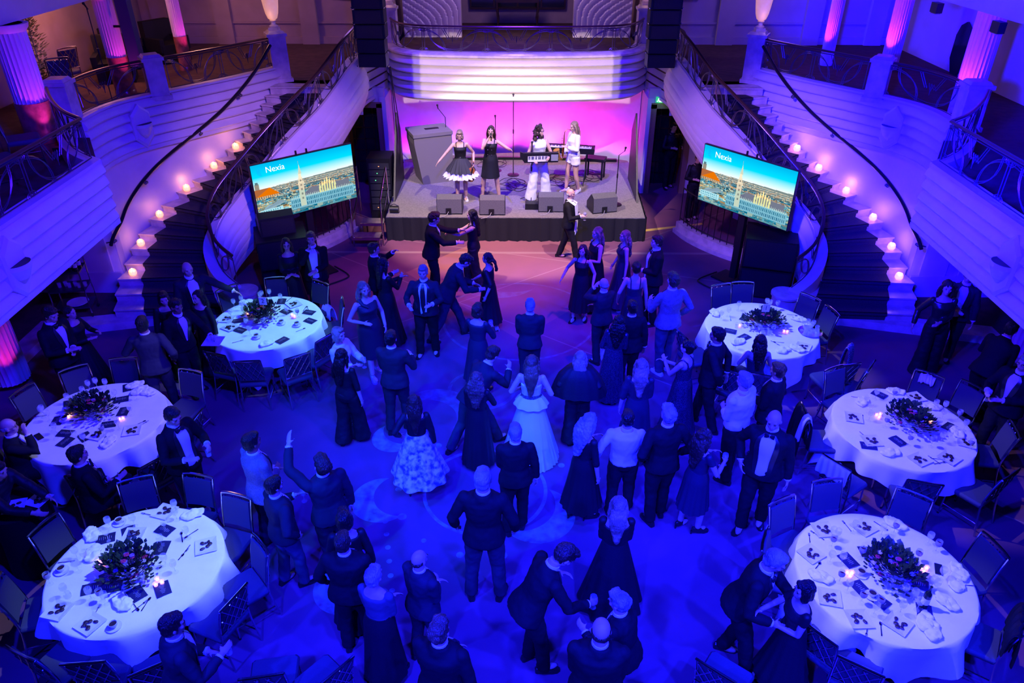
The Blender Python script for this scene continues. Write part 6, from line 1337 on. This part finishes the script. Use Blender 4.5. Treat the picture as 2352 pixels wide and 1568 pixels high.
Pn('grey-haired man in dark suit partly behind the tall central man', head=(1163, 973), foot=(1183, 1215), a=-6, hm=HGR, la='belly', ra='down', st=.1)
Pn('tall white-haired man in dark suit seen from behind at the centre of the floor', head=(1113, 1075), foot=(1116, 1368), a=4, hm=HGR, tm=SUIT, bm_=SUITG, la='relax', ra='relax', sw=.17, st=.02)
Pn('blonde woman in a black cape and wide black trousers seen from behind', head=(1337, 805), foot=(1322, 1012), a=4, fem=True, top='top', sleeve='puff', bottom='wide', bm_=DRB, hair='long', hm=HBL, la='hip', ra='hip', extra='cape')
Pn('dark-haired woman in sleeveless dark dress swinging her arm, right of the stage centre', head=(1337, 567), foot=(1330, 735), a=200, fem=True, top='dress', bottom='skirt', sleeve='strap', hair='wavy', hm=HBR, ra=(.24, .08, -.42), la='relax', hem=.25, hemr=.24, tm=DRB)
Pn('blonde woman in black gown facing left, nearer the stage of the two blondes', head=(1372, 522), a=-115, h=1.70, **GOWN, sleeve='strap', hair='long', hm=HBL, la='hold', ra='belly')
Pn('blonde woman in navy pleated gown facing left beside the man in tuxedo', head=(1432, 527), foot=(1422, 708), a=-100, **GOWN, tm=DRN, sleeve='strap', hair='long', hm=HBL, la='down', ra='relax', pleat=24, hem=.12, shoe=SILV)
Pn('dark-haired man in tuxedo with white shirt facing left at the right of the dancers', head=(1510, 540), a=-95, h=1.80, hair='short', hm=HBR, tie='bow', la='belly', ra='down', jopen=True)
Pn('woman with updo in a lace open-back dress seen from behind', head=(1463, 600), a=0, h=1.68, fem=True, top='dress', sleeve='strap', neck=.30, tm=DRN, bottom='skirt', hair='updo', hm=HBK, la='relax', ra='down')
Pn('curly-haired man in pale grey blazer and jeans standing by the right tables', head=(1538, 625), foot=(1520, 852), a=-22, tm=SUITL, bm_=JEAN, hair='messy', hm=HBR, la='hold', ra='pocket', shoe=mat('white_leather', (.75, .75, .75)))
Pn('bald man in dark suit with hand to his chin seen from behind, right of centre', head=(1372, 637), foot=(1375, 828), a=-30, hair='bald', hm=HGR, la='drink', ra='belly', tm=SUITN)
Pn('woman in dark sequinned gown standing close to a man in a dark suit', head=(1412, 722), foot=(1398, 915), a=14, **GOWN, tm=mat('dark_sequins', (.06, .05, .09), .3, .3, noise=.8, nscale=90), sleeve='elbow', hair='wavy', hm=HBK, la='down', ra='belly', hemr=.26, side=6)
Pn('dark-skinned man in dark suit with arm around the woman in sequins', head=(1454, 690), a=-8, h=1.69, tm=SUIT, hair='short', hm=HBK, skin=SKIND, la='belly', ra='down')
Pn('blonde woman in navy dress with short puffed sleeves seen from behind', head=(1475, 823), a=6, h=1.68, **GOWN, tm=DRN, sleeve='puff', hair='long', hm=HBL, la='down', ra='belly')
Pn('woman in dark dress with long greying hair bowing her head beside the white shirt man', head=(1362, 948), a=48, h=1.68, **GOWN, tm=DRB, sleeve='elbow', hair='wavy', hm=HGR, la='hold', ra='down', hem=.26, hemr=.28, pleat=16, hp=25, shoe=SHOE)
Pn('man in white shirt and dark trousers seen from behind at the centre right', head=(1430, 942), foot=(1420, 1175), a=2, top='shirt', hair='short', hm=HBK, la='out' if 0 else (.16, .06, -.44), ra=(.10, .16, -.40), sw=.12, wide=1.12)
Pn('man with wavy grey hair in dark suit, hands in pockets, turned away', head=(1541, 930), foot=(1503, 1190), a=-14, hm=HGR, hair='messy', la='pocket', ra='pocket', st=.12)
Pn('woman with dark updo and bare shoulders clapping to the left by the far right table', head=(1580, 782), a=-52, h=1.66, **GOWN, tm=mat('dark_sequins', (.06, .05, .09)), sleeve=None, neck=.38, hair='updo', hm=HBK, la='clap', ra='clap')
Pn('young man in tuxedo striding left with hands behind him by the far right table', head=(1650, 752), a=-62, h=1.78, tie='bow', hair='short', hm=HBK, la='back', ra='back', skin=SKIND, st=.35)
Pn('woman with long black hair and bare shoulders sitting at the far right table', head=(1750, 768), a=4, sit=.45, h=1.68, fem=True, top='dress', sleeve='strap', neck=.36, tm=DRN, bottom='trousers', bm_=DRN, hair='long', hm=HBK, la='hold', ra='hold')
Pn('dark-haired man in dark suit standing behind the white-shirted man with glasses', head=(1790, 833), a=-48, h=1.74, hair='short', hm=HBR, la='belly', ra='down', skin=SKIND)
Pn('grey-haired man in a white shirt and glasses with one sleeve rolled, turned away', head=(1713, 855), a=-40, h=1.78, top='shirt', sleeve='rolled', hm=HGR, la='belly', ra='down', glasses=True, wide=1.15, bottom='trousers')
Pn('balding man in open tuxedo and bow tie walking towards the camera at the right', head=(1755, 935), foot=(1722, 1205), a=208, hair='bald', hm=HBR, jopen=True, tie='bow', la='down', ra='pocket', st=.25, hp=12, wide=1.1)
u_ = Pn('woman in dark lace dress holding a glass in front of the man in open tuxedo', head=(1622, 985), a=62, h=1.64, fem=True, top='dress', sleeve='short', bottom='skirt', tm=DRN, hair='wavy', hm=HBR, ra='hold', la='hold', hem=.42, hemr=.22, shoe=SHOE); hold('wine_glass', u_['R'], 'wine glass held by the woman in dark lace dress')
Pn('blonde woman in black off-shoulder gown seen from behind near the front', head=(1395, 1140), foot=(1398, 1385), a=4, **GOWN, sleeve='elbow', neck=.40, hair='long', hm=HBL, la='belly', ra='belly', hemr=.38, pleat=11, pamp=.07)
v_ = Pn('man in dark suit bending over a glass near the front centre', head=(1322, 1258), a=72, h=1.84, lean=26, la=(-.04, .16, -.22), ra=(.02, .34, -.34), tm=SUIT, hair='messy', hm=HBR, hp=40, st=.1); hold('wine_glass', v_['R'], 'stemmed glass held out by the bending man near the front')
Pn('grey-haired man in dark suit turned left at the bottom, right of the centre', head=(1420, 1360), a=-58, h=1.68, hm=HGR, hair='messy', la='hold', ra='belly', lean=10)
Pn('balding man in dark suit seen from behind at the bottom edge, right of centre', head=(1383, 1424), a=6, h=1.86, hm=HBR, hair='bald', la='belly', ra='belly', wide=1.15)
Pn('tousle-haired man in dark jacket at the bottom edge left of centre', head=(1008, 1425), a=18, h=1.80, hm=HLB, hair='messy', la='belly', ra='down', wide=1.12)
Pn('balding man in navy suit with white collar seen from behind at lower left centre', head=(957, 1265), foot=(982, 1505), a=38, hm=HBR, hair='bald', tm=SUITN, la='belly', ra='belly', jopen=True)
x_ = Pn('woman with short white hair and a long grey shawl at lower left centre', head=(880, 1303), foot=(890, 1552), a=20, fem=True, top='dress', sleeve='long', tm=mat('grey_shawl', (.07, .07, .09), .8), bottom='skirt', bm_=DRB, hair='short', hm=HGR, la='belly', ra='belly', hem=.12, hemr=.24, pleat=10)
Pn('broad man in dark suit seen from behind left of the white-haired woman', head=(826, 1225), foot=(826, 1475), a=2, hm=HBR, hair='short', la='relax', ra='belly', wide=1.22, tm=SUIT)
Pn('dark-haired woman in dark dress hidden behind the pointing man', head=(787, 1172), a=-15, h=1.66, **GOWN, sleeve='long', hair='bob', hm=HBK)
Pn('man in navy jacket pointing up with a raised arm at the left', head=(738, 1050), a=-38, h=1.80, tm=SUITN, hair='messy', hm=HBR, la=(.02, .34, .36), ra='down', hp=-12, curl=(.2, .5), jopen=True)
Pn('dark-haired man in pale linen blazer seen from behind at the left', head=(574, 995), a=42, h=1.80, tm=SUITL, bm_=SUITN, hair='short', hm=HBK, la='belly', ra='belly', skin=SKIND)
y_ = Pn('young man in dark jacket and jeans holding a wine glass at the left', head=(624, 1095), foot=(678, 1338), a=45, tm=SUITN, bm_=JEAN, hair='short', hm=HBK, la='hold', ra='pocket', st=.15); hold('wine_glass', y_['L'], 'big wine glass held by the young man in jeans')
z_ = Pn('man in open tuxedo holding a tumbler beside the middle left table', head=(397, 940), a=118, h=1.80, hair='short', hm=HBK, la='hold', ra='hold', jopen=True, tie='bow', hp=18); hold('tumbler', z_['L'], 'tumbler in the hands of the man in open tuxedo beside the middle left table')
Pn('dark-haired man in dark suit sitting at the middle left table, turned right', head=(172, 1025), a=48, sit=.45, h=1.80, hair='short', hm=HBK, tie='bow', la='belly', ra='hold')
z_ = Pn('man in navy suit raising a tumbler at the bottom of the front left table', head=(392, 1412), a=55, h=1.78, tm=SUITN, hair='short', hm=HBR, ra='hold', la='belly', lean=6); hold('tumbler', z_['R'], 'tumbler raised by the man in navy suit at the front left table')
Pn('man with glasses and a hand at his mouth at the left picture edge', head=(12, 962), a=70, h=1.74, sit=.45, hair='bald', hm=HGR, glasses=True, ra='drink', la='belly')
aa_ = Pn('waiter in black bending over a tray of dessert plates at the left edge', head=(-8, 1062), a=95, h=1.72, lean=25, la='fwd', ra=(-.05, .42, -.30), hair='short', hm=HBK, top='shirt', tm=DRB, bottom='trousers')
for i, (px, py) in enumerate([(35, 1165), (90, 1150)]):
    p = at(px, py, .92); r2 = dup(proto('dessert_plate'), (p.x, p.y, .93), .3+i, 'square dessert plate on the black side stand at the left edge, '+('nearer' if i == 0 else 'farther'), None, 'plate')
p = at(60, 1160, .9); t = thing('side_stand', 'black-draped serving stand at the left picture edge', 'stand', (p.x-.1, p.y, 0)); M().lathe([(.34, 0), (.30, .45), (.33, .90), (.33, .92)], n=28).build('drape', DRB, t)
bb_ = Pn('grey-haired man in tuxedo hugging a woman and pointing down at the lower right', head=(1797, 1272), a=118, h=1.82, lean=16, tie='bow', hm=HGR, la=(-.12, .42, -.34), ra=(.02, .20, -.36), glasses=True, curl=(.3, .3), st=.3, hp=10)
cc_ = Pn('short-haired woman in black dress embraced by the grey-haired man at the lower right', head=(1852, 1338), a=-95, h=1.60, **GOWN, sleeve='short', hair='bob', hm=HBK, ra=(-.05, .36, -.16), la='belly', hem=.25)
Pn('long-haired woman in black leather top leaning on a man at the right', head=(2180, 645), a=195, h=1.76, fem=True, top='top', sleeve='long', tm=SATIN, bottom='wide', bm_=DRB, hair='long', hm=HBR, ra=(.18, .05, -.45), la='belly', side=5)
Pn('man with glasses in dark suit standing beside the woman in leather at the right', head=(2232, 618), a=215, h=1.76, glasses=True, hm=HBR, la='down', ra='belly', jopen=True, tm=SUITN)
Pn('dark-haired man in dark suit bending away at the right picture edge', head=(2333, 738), a=60, h=1.76, lean=24, hair='short', hm=HBK, la='hold', ra='belly')
dd_ = Pn('grey-haired man in dark suit with clasped hands at the right picture edge', head=(2362, 815), a=-118, h=1.80, hm=HGR, la='belly', ra='hold', glasses=True); hold('wine_glass', dd_['R'], 'wine glass held by the grey-haired man at the right edge')
Pn('man with glasses behind the right kerb railing beside the right screen', head=(1600, 350), foot=(1585, 502), a=170, hm=HBR, glasses=True, la='hold', ra='hold', top='shirt', tm=DRB)
ee_ = Pn('sound technician in black standing in the right doorway', head=(1556, 308), at_xy=(4.05, 19.25), a=160, h=1.75, top='shirt', tm=DRB, hair='short', hm=HBK, la='hold', ra='hold')
# the black cape of the blonde woman
for o in [q for q in bpy.data.objects if q.get('label', '').startswith('blonde woman in a black cape')]:
    m = M(); rs = []
    for z, rx, ry in [(1.36, .10, .09), (1.33, .19, .13), (1.2, .30, .19), (1.05, .36, .23), (.92, .40, .26)]: rs.append([(rx*cos(q)*(1+.02*sin(14*q)), ry*sin(q)*(1+.03*sin(14*q)), z-.02*abs(cos(q))) for q in [2*pi*j/60 for j in range(60)]])
    m.rings(rs, False); c0 = m.build('cape', DRB, o)
finalize()
for k_ in PR.values():
    for c_ in list(k_.children): bpy.data.objects.remove(c_)
    bpy.data.objects.remove(k_)
# look-alikes that share a wording are told apart by their place from left to right
seen = {}
for o in list(bpy.data.objects):
    if o.parent is None and o.get('label'): seen.setdefault(o['label'], []).append(o)
ORD = ['leftmost', 'second from left', 'third from left', 'fourth from left', 'fifth from left', 'sixth from left', 'seventh from left', 'eighth from left', 'ninth from left', 'tenth from left', 'eleventh from left', 'twelfth from left']
for lb, os_ in seen.items():
    if len(os_) > 1:
        os_.sort(key=lambda q: q.location.x/max(1, q.location.y))
        for i, o in enumerate(os_): o['label'] = lb+', '+('rightmost' if i == len(os_)-1 else ORD[min(i, 11)])
